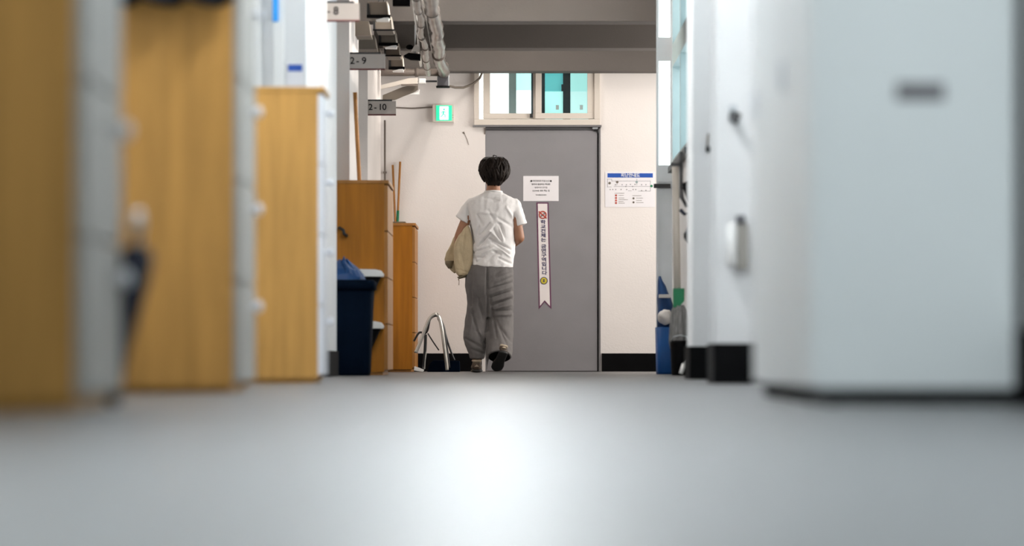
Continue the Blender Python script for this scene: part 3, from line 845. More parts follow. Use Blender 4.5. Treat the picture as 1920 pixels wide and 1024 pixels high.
mp_ = thing('evacuation_map', (ex(1181), YE, ez(355)), 'evacuation plan with a blue heading bar on the end wall', 'map')
bx('sheet', ex(1134.5), ex(1228), YE - 0.004, YE, ez(388.5), ez(322), 'paper', mp_)
bx('heading_bar', ex(1139), ex(1224), YE - 0.006, YE - 0.004, ez(333), ez(325), 'blueink', mp_)
text('heading', '피난안내도', 0.036, 'white', (ex(1182), YE - 0.0072, ez(329.1)), mp_, bold=0.0006)
def mline(x0, y0, x1, y1, w=0.55, m='greyink', nm='plan_line'):
    bx(nm, ex(min(x0, x1) - w / 2), ex(max(x0, x1) + w / 2), YE - 0.0055, YE - 0.004, ez(max(y0, y1) + w / 2), ez(min(y0, y1) - w / 2), m, mp_)
for L in ((1147, 339.5, 1219.5, 339.5), (1139, 336, 1139, 351), (1147, 336, 1147, 339.5), (1139, 336, 1147, 336), (1139, 350.5, 1146, 350.5), (1151, 349.6, 1219, 349.6), (1219.5, 339.5, 1219.5, 358), (1157, 340, 1157, 347), (1194, 336, 1194, 347), (1197, 358.5, 1219.5, 358.5), (1178, 357.8, 1184, 357.8)):
    mline(*L)
for (a, b_) in ((1154, 346.5), (1166.5, 346.5), (1174.5, 346.5), (1182, 346), (1190.5, 346), (1203, 346.5), (1211, 346.5), (1144, 355.5), (1149, 355.5), (1154.5, 355.5), (1164.5, 355.5), (1175, 355.5), (1187, 355.5), (1192, 355.5), (1203, 357.5), (1211, 357), (1173.5, 349.7), (1186, 349.8)):
    mline(a - 0.4, b_ - 0.4, a + 0.4, b_ + 0.4, 1.0, 'greyink', 'plan_mark')
for (a, b_, m_) in ((1157.3, 341.5, 'vent'), (1193.7, 341.5, 'tealframe'), (1221.5, 349, 'green'), (1143, 343.5, 'vent')):
    MB().tube([(ex(a), YE - 0.0065, ez(b_)), (ex(a), YE - 0.004, ez(b_))], 0.011, 12).build('plan_symbol', m_, mp_)
for (a, b_) in ((1155, 366.5), (1155, 371.3), (1155, 376), (1155, 380.8), (1187.8, 379.5), (1187.8, 372)):
    MB().tube([(ex(a), YE - 0.0065, ez(b_)), (ex(a), YE - 0.004, ez(b_))], 0.009, 12).build('legend_symbol', 'red' if a < 1160 else 'vent', mp_)
for (a, b_, l) in ((1153, 362.5, 17), (1160, 366.5, 9), (1160, 371.3, 10), (1160, 374.5, 17), (1160, 378, 9), (1160, 381, 11), (1186, 367, 16), (1193, 371.5, 12), (1193, 376, 10), (1193, 380, 13)):
    mline(a, b_, a + l, b_, 0.7, 'vent', 'legend_line')
# hair crack and a screw stain left of the door, built as thin solids
tag(bx('wall_stain', ex(908), ex(910), YE - 0.008, YE, ez(252), ez(240), 'pipe', None), 'dark screw stain on the wall at the upper left of the door', 'stain')
tag(MB().prism([(ex(867), ez(249)), (ex(870), ez(246.5)), (ex(872.5), ez(253))], 'y', YE - 0.006, YE).build('crack_head', 'vent', None), 'small grey head of the hair crack on the end wall below the exit sign', 'clip')
tag(MB().tube([(ex(872), YE - 0.003, ez(253)), (ex(876), YE - 0.004, ez(262)), (ex(879), YE - 0.003, ez(272))], 0.002, 6).build('hair_crack', 'vent', None), 'thin grey hair crack running down the end wall', 'crack')

# ================================================================== METAL CART BY THE END WALL CABINET
ct = thing('folding_cart', (-0.63, 32.0, 0), 'folding steel cart with looped handles standing behind the walker', 'cart')
CD = 31.9
def cxx(px, D=CD): return (px - 960) * D / F
def czz(py, D=CD): return CAMZ + (HOR - py) * D / F
def loop(pts, r, name, m, y=CD, n=10, flat=None):
    # smooth the polyline with Catmull-Rom
    P = [Vector((cxx(a, y), y, max(czz(b_, y), r))) for a, b_ in pts]
    out = []
    for i in range(len(P) - 1):
        p0, p1, p2, p3 = P[max(i - 1, 0)], P[i], P[i + 1], P[min(i + 2, len(P) - 1)]
        for k in range(6):
            t_ = k / 6
            out.append(0.5 * ((2 * p1) + (p2 - p0) * t_ + (2 * p0 - 5 * p1 + 4 * p2 - p3) * t_ ** 2 + (3 * p1 - p0 - 3 * p2 + p3) * t_ ** 3))
    out.append(P[-1])
    MB().tube(out, r, n, flat=flat).build(name, m, ct, True)
loop([(779, 662), (790, 636), (802, 604), (811, 592), (818, 590), (824, 597), (829, 620), (833, 650), (837, 680), (838.5, 698)], 0.015, 'outer_handle', 'steel')
loop([(776, 640), (786, 624), (797, 625), (802, 618), (806, 600), (814, 593), (822, 594), (829, 606), (836, 630), (844, 655), (852, 676)], 0.0085, 'inner_rod', 'blackmetal', CD + 0.08)
loop([(802, 625), (812, 641), (823, 657)], 0.0055, 'brace_rod', 'blackmetal', CD + 0.06)
loop([(823, 596), (831, 616), (836, 650), (841, 690)], 0.017, 'strut', 'blackmetal', CD + 0.05)
loop([(798, 627), (797, 655), (794, 692)], 0.013, 'short_post', 'blackmetal', CD + 0.04)
loop([(799.5, 660), (797, 676), (796, 692)], 0.006, 'short_post_rail', 'steel', CD + 0.03)
MB().prism([(cxx(800), 0.0), (cxx(862), 0.0), (cxx(861), 0.092), (cxx(812), 0.098), (cxx(806), 0.07)], 'y', CD + 0.1, CD + 0.35).bevel(0.008).build('black_base', 'navybin', ct)
MB().prism([(cxx(776), 0.012), (cxx(793), 0.0), (cxx(795), 0.018), (cxx(777), 0.048)], 'y', CD - 0.02, CD + 0.12).bevel(0.004).build('white_foot_plate', 'white', ct)

# ================================================================== CLEANING THINGS ON THE RIGHT
bb = thing('cleaning_bin', (1.075, 27.0, 0), 'slim blue bin stuffed with blue and white cloths by the right wall', 'bin')
bxc, byc = 1.080, 27.05
MB().rings([rrect(bxc, byc, 0.058, 0.16, 0.0, 0.03), rrect(bxc, byc, 0.060, 0.165, 0.02, 0.03), rrect(bxc, byc, 0.066, 0.18, 0.33, 0.03)]).build('body', 'bluebin', bb, True)
rg = []
for z, r, off in ((0.32, 0.060, 0), (0.38, 0.060, 0.002), (0.43, 0.046, -0.008), (0.48, 0.056, 0.0), (0.53, 0.048, -0.008), (0.58, 0.036, -0.018), (0.62, 0.030, -0.024), (0.66, 0.016, -0.036), (0.69, 0.008, -0.040)):
    rg.append([(bxc + off + r * (1 + 0.2 * mnoise.noise(Vector((math.cos(k * 0.4) * 2, math.sin(k * 0.4) * 2, z * 12)))) * math.cos(2 * math.pi * k / 16), byc + r * 1.6 * math.sin(2 * math.pi * k / 16), z) for k in range(16)])
MB().rings(rg).build('blue_cloth', 'bluebag', bb, True)
cl = MB()
d_ = bmesh.ops.create_icosphere(cl.bm, subdivisions=3, radius=0.052)
for v in d_['verts']:
    v.co = v.co * (1 + 0.25 * mnoise.noise(v.co * 30)) + Vector((bxc - 0.005, byc - 0.13, 0.40))
cl.build('white_cloth', 'cloth', bb, True)
bx('white_band', bxc - 0.05, bxc + 0.03, byc - 0.115, byc - 0.07, 0.535, 0.56, 'cloth', bb, 0.004)

mo = thing('mop', (1.075, 24.8, 0), 'mop with a pale pole and green clamp standing in a black bucket', 'mop')
mD = 24.8
def mxx(px): return (px - 960) * mD / F
def mzz(py): return CAMZ + (HOR - py) * mD / F
MB().tube([(mxx(1270), mD, mzz(545)), (mxx(1266), mD, mzz(305))], 0.022, 12).build('pole', 'cream', mo, True)
MB().prism([(mxx(1262), mzz(541)), (mxx(1283), mzz(541)), (mxx(1283), mzz(564)), (mxx(1274), mzz(575)), (mxx(1262), mzz(577))], 'y', mD - 0.03, mD + 0.03).bevel(0.004).build('green_clamp', 'green', mo)
rg = []
for z, r in ((mzz(572), 0.028), (mzz(582), 0.045), (mzz(610), 0.054), (mzz(640), 0.058), (mzz(655), 0.05)):
    rg.append([(mxx(1273) + r * (1 + 0.14 * math.sin(9 * 2 * math.pi * k / 36)) * math.cos(2 * math.pi * k / 36), mD + r * (1 + 0.14 * math.sin(9 * 2 * math.pi * k / 36)) * math.sin(2 * math.pi * k / 36), z) for k in range(36)])
MB().rings(rg).build('yarn_head', 'yarn', mo, True)
bk = thing('mop_bucket', (1.083, 24.8, 0), 'black bucket under the mop by the right wall', 'bucket')
bkx = 1.083
MB().rings([[(bkx + r * 0.78 * math.cos(2 * math.pi * k / 24), 24.8 + r * 1.5 * math.sin(2 * math.pi * k / 24), z) for k in range(24)] for z, r in ((0, 0.066), (0.02, 0.07), (0.21, 0.080), (0.225, 0.083))]).build('pail', 'black', bk, True)
MB().tube([(bkx - 0.06, 24.75, 0.22), (bkx - 0.04, 24.7, 0.25), (bkx, 24.69, 0.26), (bkx + 0.04, 24.7, 0.25), (bkx + 0.055, 24.75, 0.22)], 0.004, 6).build('bail', 'alu', bk, True)
ds = thing('dustpan_stick', (1.08, 23.0, 0), 'short white slanted stick on the floor before the black bucket', 'stick')
MB().tube([(1.055, 24.0, 0.014), (1.075, 24.0, 0.075)], 0.014, 10).tube([(1.075, 24.0, 0.07), (1.12, 24.02, 0.17)], 0.008, 8).build('stick', 'white', ds, True)
# black brushes hung on the right wall under the window
hd = 23.6
def hxx(px): return (px - 960) * hd / F
def hzz(py): return CAMZ + (HOR - py) * hd / F
hr = thing('hook_rail', (1.1, hd, 1.3), 'black hook strip hanging below the right-hand window sill', 'hook strip')
bx('strip', hxx(1274), hxx(1281), hd, hd + 0.03, hzz(372), hzz(284), 'blackmetal', hr, 0.003)
bx('arm', hxx(1258), hxx(1278), hd, hd + 0.02, hzz(312), hzz(305), 'blackmetal', hr)
bs = thing('hand_brush', (1.09, hd, 1.0), 'black hand brush hung on the right wall, upper of two', 'brush', 'black brushes hung on the right wall')
MB().prism([(hxx(1278), hzz(345)), (hxx(1294), hzz(336)), (hxx(1294), hzz(385)), (hxx(1289), hzz(378)), (hxx(1285), hzz(360))], 'y', hd - 0.01, hd + 0.06).bevel(0.003).build('bristles', 'black', bs)
MB().tube([(hxx(1277), hd, hzz(350)), (hxx(1279), hd, hzz(372)), (hxx(1287), hd, hzz(386)), (hxx(1293), hd, hzz(384))], 0.011, 8).build('handle', 'blackmetal', bs, True)
bs = thing('hand_brush', (1.09, hd, 0.9), 'black hand brush hung on the right wall, lower of two', 'brush', 'black brushes hung on the right wall')
MB().prism([(hxx(1283), hzz(437)), (hxx(1295), hzz(431)), (hxx(1295), hzz(456)), (hxx(1290), hzz(458)), (hxx(1283), hzz(445))], 'y', hd - 0.01, hd + 0.06).bevel(0.003).build('bristles', 'black', bs)
MB().tube([(hxx(1275), hd, hzz(393)), (hxx(1284), hd, hzz(402)), (hxx(1292), hd, hzz(400)), (hxx(1291), hd, hzz(425)), (hxx(1287), hd, hzz(438))], 0.011, 8).build('handle', 'navy', bs, True)

# things on the right pillars
def pr(px, py, D): return ((px - 960) * D / F, CAMZ + (HOR - py) * D / F)
D2 = 16.2
x, z = pr(1376, 222, D2)
hk = thing('coat_hook', (x, D2, z), 'dark metal hook high on the white pillar beside the steel cabinet', 'hook')
bx('hook_plate', x - 0.02, x + 0.012, D2 - 0.008, D2, z - 0.02, z + 0.055, 'alu', hk, 0.002)
MB().tube([(x - 0.006, D2 - 0.005, z + 0.02), (x - 0.01, D2 - 0.05, z), (x + 0.002, D2 - 0.07, z - 0.02), (x + 0.014, D2 - 0.06, z + 0.015)], 0.015, 10).build('hook_arm', 'blackmetal', hk, True)
x, z = pr(1327, 280, 19.7)
hk = thing('cord_hook', (x, 19.7, z), 'small dark weight hanging on a cord from the farther white pillar', 'cord')
MB().tube([(x + 0.002, 19.69, z + 0.08), (x - 0.003, 19.685, z)], 0.006, 6).build('cord', 'vent', hk, True)
MB().ball((x, 19.68, z), 0.016, 10, (0.8, 0.6, 1.2)).build('weight', 'black', hk, True)
x, z = pr(1371, 460, D2)
ds = thing('wall_dispenser', (x, D2, z), 'white rounded upright dispenser on the pillar beside the steel cabinet', 'dispenser')
MB().ellrings([(x, D2 - 0.055, z - 0.092, 0.014, 0.02), (x, D2 - 0.055, z - 0.08, 0.023, 0.032), (x, D2 - 0.055, z + 0.08, 0.023, 0.032), (x, D2 - 0.055, z + 0.092, 0.014, 0.02)], 20).build('tube_body', 'white', ds, True)
bx('shadow_side_plate', x + 0.02, x + 0.066, D2 - 0.05, D2, z - 0.10, z + 0.09, 'laminate', ds, 0.004)  # grey plate standing for the shadow side of the tube
bx('top_cap', x + 0.018, x + 0.055, D2 - 0.06, D2, z + 0.09, z + 0.125, 'greybox', ds, 0.006)

# ================================================================== THE PERSON WALKING AWAY
PDIST = 30.6
PS = F / PDIST
PX0 = (925 - 960) / PS
pe = thing('person', (PX0, PDIST, 0), 'person in white T-shirt and grey trousers walking away with a bag under one arm', 'person')
def lx(px): return (px - 960) / PS
def lz(py): return CAMZ + (HOR - py) / PS
def V(px, py, dy=0.0): return Vector((lx(px), PDIST + dy, lz(py)))

def limb(mb, pts, rads, n=14):
    """tapered chain with round joints"""
    pts = [Vector(p) for p in pts]
    for p, r in zip(pts, rads):
        mb.ball(p, r, 14)
    for i in range(len(pts) - 1):
        mb.tube([pts[i], pts[i].lerp(pts[i + 1], 0.5), pts[i + 1]], [rads[i], (rads[i] + rads[i + 1]) / 2 * 1.02, rads[i + 1]], n)

# ---- body: one continuous skin
body = MB()
hc = V(926, 324, 0.02)                     # head centre
# skull, jaw, neck
body.ball(hc + Vector((0, 0, 0.015)), 0.088, 24, (0.90, 1.10, 1.12))
body.ball(hc + Vector((-0.012, 0.045, -0.055)), 0.062, 20, (0.95, 0.95, 0.95))
body.ball(hc + Vector((-0.016, 0.085, -0.085)), 0.030, 14, (1.1, 0.8, 0.8))        # chin
limb(body, [V(925, 366, 0.0), V(925, 350, 0.012), hc + Vector((0, 0.0, -0.03))], [0.062, 0.054, 0.056])
# ears, nose, lips, brows
for s in (-1, 1):
    body.ball(hc + Vector((s * 0.086, 0.012, -0.012)), 0.022, 12, (0.5, 0.8, 1.3))
    body.ball(hc + Vector((s * 0.033 - 0.01, 0.088, 0.012)), 0.014, 10, (1.3, 0.7, 0.5))
body.ball(hc + Vector((-0.013, 0.108, -0.022)), 0.016, 12, (0.8, 1.0, 1.4))
body.ball(hc + Vector((-0.014, 0.094, -0.060)), 0.014, 12, (1.7, 0.7, 0.6))
# trunk
body.ellrings([(lx(920), PDIST, lz(520), 0.150, 0.100), (lx(920), PDIST, lz(490), 0.140, 0.095), (lx(922), PDIST, lz(455), 0.128, 0.088),
               (lx(923), PDIST, lz(420), 0.148, 0.098), (lx(924), PDIST, lz(392), 0.150, 0.094), (lx(925), PDIST, lz(376), 0.120, 0.070), (lx(925), PDIST, lz(364), 0.070, 0.06)], 28)
# left arm (picture left): out to the elbow, forearm forward round the bag
L_sh, L_el, L_wr = V(883, 388, 0.0), V(861.5, 443, -0.015), V(857, 480, 0.21)
limb(body, [L_sh, L_sh.lerp(L_el, 0.5), L_el], [0.036, 0.040, 0.040])
limb(body, [L_el, L_el.lerp(L_wr, 0.4), L_wr], [0.040, 0.039, 0.027])
# right arm: elbow bent, forearm carried in front of the belly
R_sh, R_el, R_wr = V(965, 388, 0.0), V(974, 446, -0.025), V(952, 462, 0.20)
limb(body, [R_sh, R_sh.lerp(R_el, 0.5), R_el], [0.036, 0.038, 0.041])
limb(body, [R_el, R_el.lerp(R_wr, 0.4), R_wr], [0.041, 0.040, 0.027])
def hand(mb, wrist, fwd, side, curl):
    f = Vector(fwd).normalized()
    s = Vector(side).normalized()
    s = (s - f * s.dot(f)).normalized()
    c = Vector(curl).normalized()
    pal = wrist + f * 0.05
    for u in (-0.028, -0.01, 0.01, 0.028):
        mb.tube([wrist + s * u * 0.7, pal + s * u, wrist + f * 0.092 + s * u], [0.016, 0.017, 0.013], 10)
    for u, l in ((-0.030, 0.062), (-0.0105, 0.076), (0.010, 0.080), (0.030, 0.070)):
        b0 = wrist + f * 0.09 + s * u
        b1 = b0 + (f * 0.8 + c * 0.6).normalized() * l * 0.45
        b2 = b1 + (f * 0.3 + c * 0.95).normalized() * l * 0.32
        b3 = b2 + (f * -0.25 + c).normalized() * l * 0.25
        limb(mb, [b0, b1, b2, b3], [0.0095, 0.009, 0.0085, 0.0075], 8)
    t0 = wrist + f * 0.03 + s * 0.03
    t1 = t0 + (s * 0.8 + f * 0.55 + c * 0.3).normalized() * 0.042
    t2 = t1 + (f * 0.8 + c * 0.6).normalized() * 0.034
    limb(mb, [t0, t1, t2], [0.013, 0.011, 0.009], 8)
hand(body, L_wr, (0.25, 0.9, -0.35), (0, 0.35, 0.95), (1, 0.2, -0.1))
hand(body, R_wr, (-0.8, 0.55, 0.1), (0, -0.1, 1), (-0.3, -0.9, 0))
# legs
Lh, Lk, La = V(900, 515, 0.0), V(893, 598, 0.045), V(894, 678, 0.0)
Rh, Rk, Ra = V(942, 515, 0.0), V(939, 597, 0.045), V(942, 662, -0.20)
limb(body, [Lh, Lh.lerp(Lk, 0.5), Lk, Lk.lerp(La, 0.35), La], [0.075, 0.066, 0.050, 0.046, 0.036])
limb(body, [Rh, Rh.lerp(Rk, 0.5), Rk, V(938.5, 620, 0.0), V(938, 642, -0.08), Ra], [0.075, 0.064, 0.048, 0.046, 0.042, 0.034])
limb(body, [La, V(894, 690, 0.10)], [0.036, 0.03])
limb(body, [Ra, V(934, 689, -0.11)], [0.034, 0.028])
link('body', remeshed(body, 0.0065, 3), 'skin', pe, True)

# eyes
for s in (-1, 1):
    MB().ball(hc + Vector((s * 0.033 - 0.01, 0.0905, 0.002)), 0.011, 12).build('eye', 'white', pe, True)
    MB().ball(hc + Vector((s * 0.033 - 0.011, 0.1, 0.002)), 0.005, 10).build('iris', 'black', pe, True)

# ---- hair: cap plus many locks falling from the crown
hair = MB()
hp = []
for (py, a, b_, ry, oy) in ((348, 914.5, 939, 0.046, -0.034), (341, 909.5, 945, 0.070, -0.024), (331, 904.5, 950.5, 0.095, -0.008), (320, 901, 953.5, 0.110, 0.002), (310, 902, 952, 0.110, 0.006), (302, 905, 949, 0.100, 0.006), (297, 911, 943, 0.078, 0.004), (294.3, 919, 935, 0.040, 0.0)):
    c = (a + b_) / 2
    hp.append((lx(c), PDIST + 0.015 + oy, lz(py), (b_ - a) / 2 / PS, ry))
hair.ellrings(hp, 40, 2.1)
rnd = random.Random(5)
crown = V(929, 296, 0.0)
def head_surface(theta, phi, out):
    """theta: angle around, phi: 0 top .. 1 nape"""
    i = phi * (len(hp) - 1)
    row = hp[::-1]
    k = min(int(i), len(row) - 2)
    f = i - k
    cx_, cy_, cz_, rx_, ry_ = [row[k][j] * (1 - f) + row[k + 1][j] * f for j in range(5)]
    return Vector((cx_ + (rx_ + out) * math.cos(theta), cy_ + (ry_ + out) * math.sin(theta), cz_))
for i in range(230):
    th = rnd.uniform(0, 2 * math.pi)
    p0 = rnd.uniform(0.02, 0.55)
    ln = rnd.uniform(0.25, 0.5)
    sw = rnd.uniform(-0.5, 0.5)
    front = math.sin(th) > 0.3
    rcap = rnd.uniform(0.72, 0.90)
    pts = []
    for k in range(5):
        f = k / 4
        ph = min(p0 + ln * f, 0.60 if front else rcap)
        pts.append(head_surface(th + sw * f, ph, 0.002 + 0.006 * math.sin(f * 3.1) + (0.006 if k == 4 else 0)))
    r = rnd.uniform(0.008, 0.013)
    hair.tube(pts, [r * 0.6, r, r, r * 0.75, 0.001], 6)
# tufts sticking up at the crown and wisps at the nape
hair.tube([V(922, 297, -0.02), V(926, 291.5, -0.03), V(931, 293, -0.03), V(935, 297.5, -0.02)], [0.004, 0.004, 0.003, 0.001], 6)
hair.tube([V(926, 297, -0.02), V(924.5, 292.0, -0.03), V(928, 291.0, -0.03)], [0.005, 0.004, 0.001], 6)
for i in range(16):
    px = 916 + i * 1.4
    hair.tube([V(px, 341, -0.060 + 0.012 * abs(i - 8) / 8), V(px + rnd.uniform(-1, 1), 345, -0.060), V(px + rnd.uniform(-2, 2), 349 + rnd.uniform(-2.5, 1.5), -0.054)], [0.010, 0.008, 0.001], 6)
hair.build('hair', 'hair', pe, True)

# ---- folds traced as crease lines on the back of the cloth
def seg_d(x, z, a, b_):
    ax, az, bx_, bz = a[0], a[1], b_[0], b_[1]
    dx, dz = bx_ - ax, bz - az
    t_ = max(0, min(1, ((x - ax) * dx + (z - az) * dz) / (dx * dx + dz * dz + 1e-12)))
    return math.hypot(x - ax - dx * t_, z - az - dz * t_), t_

def creased(me, creases, nz, seed, back=-0.0, zlim=None):
    """push vertices along their normals: valleys (-) and ridges (+), plus soft random folds"""
    me.update()
    cr = [((lx(c[0]), lz(c[1])), (lx(c[2]), lz(c[3])), c[4], c[5]) for c in creases]
    norm = [v.normal.copy() for v in me.vertices]
    for v, n_ in zip(me.vertices, norm):
        x, y_, z = v.co
        d_ = nz * (mnoise.noise(Vector((x * 16 + seed, y_ * 10, z * 9 + x * 8))) + 0.6 * mnoise.noise(Vector((x * 34 + seed, y_ * 20, z * 22 - x * 14))))
        if n_.y < 0.15:
            wgt = min(1.0, (0.15 - n_.y) * 2.5)
            for a, b_, w_, amp in cr:
                if abs(x - (a[0] + b_[0]) / 2) > 0.30 or abs(z - (a[1] + b_[1]) / 2) > 0.30:
                    continue
                q, t_ = seg_d(x, z, a, b_)
                if q < 3 * w_:
                    fade = 0.35 + 0.65 * math.sin(math.pi * min(max(t_, 0.06), 0.94))
                    d_ += amp * fade * wgt * math.exp(-(q / w_) ** 2)
        v.co += n_ * d_
    me.update()
    return me

# ---- T-shirt
sh = MB()
def er(py, a, b_, ry, tx=0.0, dy=0.0):
    return (lx((a + b_) / 2), PDIST + dy, lz(py), (b_ - a) / 2 / PS, ry, tx, 0.0)
sh.ellrings([er(501, 884, 961, 0.135, -0.05), er(492, 884, 963, 0.134, -0.03), er(475, 885, 966, 0.130), er(455, 885.5, 966, 0.126), er(435, 883, 965, 0.124),
             er(415, 879, 966, 0.124), er(398, 874, 970, 0.122), er(385, 872, 974, 0.112), er(376, 877, 969, 0.098), er(369, 889, 958, 0.084), er(364, 902, 946, 0.075), er(360.5, 909, 941, 0.066)], 36, 2.3)
def sleeve(mb, top, hem_c, r0, r1, along_hem):
    a, b_ = Vector(top), Vector(hem_c)
    mb.tube([a, a.lerp(b_, 0.35), a.lerp(b_, 0.7), b_], [r0, r0 * 1.02, r1 * 0.98, r1], 22)
sleeve(sh, V(886, 385), V(866.5, 413.5, -0.005), 0.062, 0.062, None)
sleeve(sh, V(963, 386), V(976.5, 423.5, -0.01), 0.060, 0.056, None)
sh.ball(V(884, 385.5), 0.061, 18)
sh.ball(V(965, 386.5), 0.060, 18)
sh.tube([V(882, 390), V(877.5, 416, -0.01)], [0.045, 0.040], 16)
sh.tube([V(966, 390), V(967.5, 424, -0.012)], [0.045, 0.034], 16)
shirt = remeshed(sh, 0.0062, 5)
vw = 0.0085
SC = [(918, 420, 899, 441, vw, -.016), (920, 438, 895, 463, vw, -.018), (924, 455, 954, 476, vw, -.018), (918, 449, 957, 468, vw, -.014), (933, 420, 939, 422, vw, -.012), (939, 422, 946, 445, vw, -.014),
      (926, 430, 939, 453, vw, -.014), (888, 474, 916, 464, vw, -.014), (924, 471, 938, 478, vw, -.015), (880, 416, 887, 455, vw, -.014), (887, 483, 909, 484, vw, -.010), (912, 491, 932, 474, vw, -.008),
      (918, 434, 938, 453, vw, .013), (894, 472, 913, 461, vw, .012), (926, 423, 908, 447, vw, .010), (930, 460, 956, 482, vw, .010), (905, 476, 924, 467, vw, .010), (938, 432, 944, 452, vw, .009),
      (908, 372, 935, 377, 0.010, -.006), (895, 405, 905, 425, 0.010, -.008), (900, 399, 930, 402, 0.012, .006), (934, 410, 960, 425, 0.011, -.009), (950, 390, 962, 410, 0.010, .007), (876, 384, 880, 420, 0.009, -.012), (964, 400, 967, 430, 0.009, -.012), (936, 485, 958, 495, vw, -.010), (893, 492, 912, 478, vw, -.009), (899, 420, 893, 445, vw, -.009),
      (885, 470, 892, 495, vw, -.009), (916, 396, 925, 412, .010, -.006)]
creased(shirt, [c[:5] + (c[5] * 1.65,) for c in SC], 0.0055, 3.0)
so = link('t_shirt', shirt, 'shirt', pe, True)
# neckband
cr_ = []
for k in range(29):
    a = 2 * math.pi * k / 28
    cr_.append((lx(925) + 0.068 * math.cos(a), PDIST + 0.008 + 0.064 * math.sin(a), lz(361.0) - 0.006 * math.sin(a) + 0.004))
MB().tube(cr_, 0.0075, 8, cap=False).build('neckband', 'shirt', so, True)

# ---- trousers
tr_ = MB()
tr_.ellrings([er(596, 906, 924, 0.03), er(585, 895, 938, 0.055), er(570, 882, 953, 0.090), er(552, 874, 963, 0.118), er(535, 871.5, 963.5, 0.135), er(515, 873, 963, 0.138), er(497, 880, 961, 0.128)], 36, 2.3)
tr_.ellrings([er(673, 881, 908, 0.062, 0, 0.0), er(664, 879.5, 910, 0.068, 0, 0.0), er(650, 873, 911.5, 0.078, 0, 0.005), er(634, 867.5, 912.5, 0.088, 0, 0.018), er(615, 870, 913, 0.092, 0, 0.035),
              er(595, 873, 913.5, 0.094, 0, 0.035), er(570, 876, 914.5, 0.100, 0, 0.025), (lx(897), PDIST + 0.01, lz(545), 0.100, 0.115), (lx(899), PDIST, lz(525), 0.105, 0.12)], 28, 2.2)
# right leg: thigh down, shin swung back so the hem opens towards the viewer
def ring_dir(c, axis, up, rx_, ry_, n=28):
    axis = Vector(axis).normalized()
    u = Vector(up)
    u = (u - axis * u.dot(axis)).normalized()
    w_ = axis.cross(u)
    return [Vector(c) + u * math.cos(2 * math.pi * k / n) * rx_ + w_ * math.sin(2 * math.pi * k / n) * ry_ for k in range(n)]
ux = (1, 0, 0)
hemc = V(936.5, 669, -0.20)
hemax = Vector((-0.02, -0.62, -0.78))
tr_.rings([ring_dir(V(937, 525, 0.0), (0, 0, -1), ux, 0.105, 0.12), ring_dir(V(938.5, 548, 0.01), (0, 0.05, -1), ux, 0.105, 0.115), ring_dir(V(938.5, 575, 0.035), (0, 0.1, -1), ux, 0.105, 0.10),
           ring_dir(V(938.5, 598, 0.045), (0, -0.1, -1), ux, 0.105, 0.098), ring_dir(V(938.5, 620, 0.01), (0, -0.4, -0.9), ux, 0.104, 0.094), ring_dir(V(938, 642, -0.07), (0, -0.6, -0.8), ux, 0.103, 0.088),
           ring_dir(V(937, 658, -0.145), hemax, ux, 0.101, 0.084), ring_dir(hemc, hemax, ux, 0.097, 0.080)])
# slack of the hem hanging inside the leg down to the floor
tr_.tube([V(918, 625, -0.03), V(915.5, 655, -0.10), V(913.5, 678, -0.13), V(912.5, 694, -0.13)], [0.030, 0.020, 0.011, 0.006], 12)
pants = remeshed(tr_, 0.0068, 9)
pw = 0.0095
PC = [(917, 543, 962, 530, pw, -.015), (919, 560, 962, 546, pw, -.016), (924, 574, 959, 561, pw, -.015), (931, 585, 959, 582, pw, -.012), (917, 527, 941, 508, pw, -.012), (914.5, 502, 913, 552, 0.008, -.020),
      (919, 557, 922, 581, pw, -.012), (922, 581, 931, 632, pw, -.014), (938, 614, 959, 642, pw, -.012), (930, 600, 950, 645, pw, -.010), (919, 552, 960, 538, pw, .010), (922, 567, 960, 554, pw, .011), (926, 580, 958, 572, pw, .010), (925, 592, 958, 590, pw, .010), (926, 535, 960, 520, pw, -.010), (930, 522, 958, 512, pw, -.008),
      (882, 515, 882, 574, pw, -.012), (882, 574, 894, 620, pw, -.012), (894, 620, 910, 644, pw, -.013), (897, 560, 906, 600, pw, -.009), (872, 635, 905, 652, pw, -.012), (884, 655, 908, 664, pw, -.010), (900, 645, 909, 655, pw, .008), (888, 590, 880, 625, pw, .008), (914, 555, 914, 600, 0.007, -.012)]
creased(pants, [c[:5] + (c[5] * (0.85 if c[0] > 915 else 1.35),) for c in PC], 0.0045, 11.0)
po = link('trousers', pants, 'pants', pe, True)
# black cap painting the shade inside the lifted hem
MB().rings([ring_dir(hemc + hemax * 0.006, hemax, ux, 0.084, 0.066), ring_dir(hemc - hemax * 0.02, hemax, ux, 0.080, 0.062)]).build('hem_shade', 'black', po)

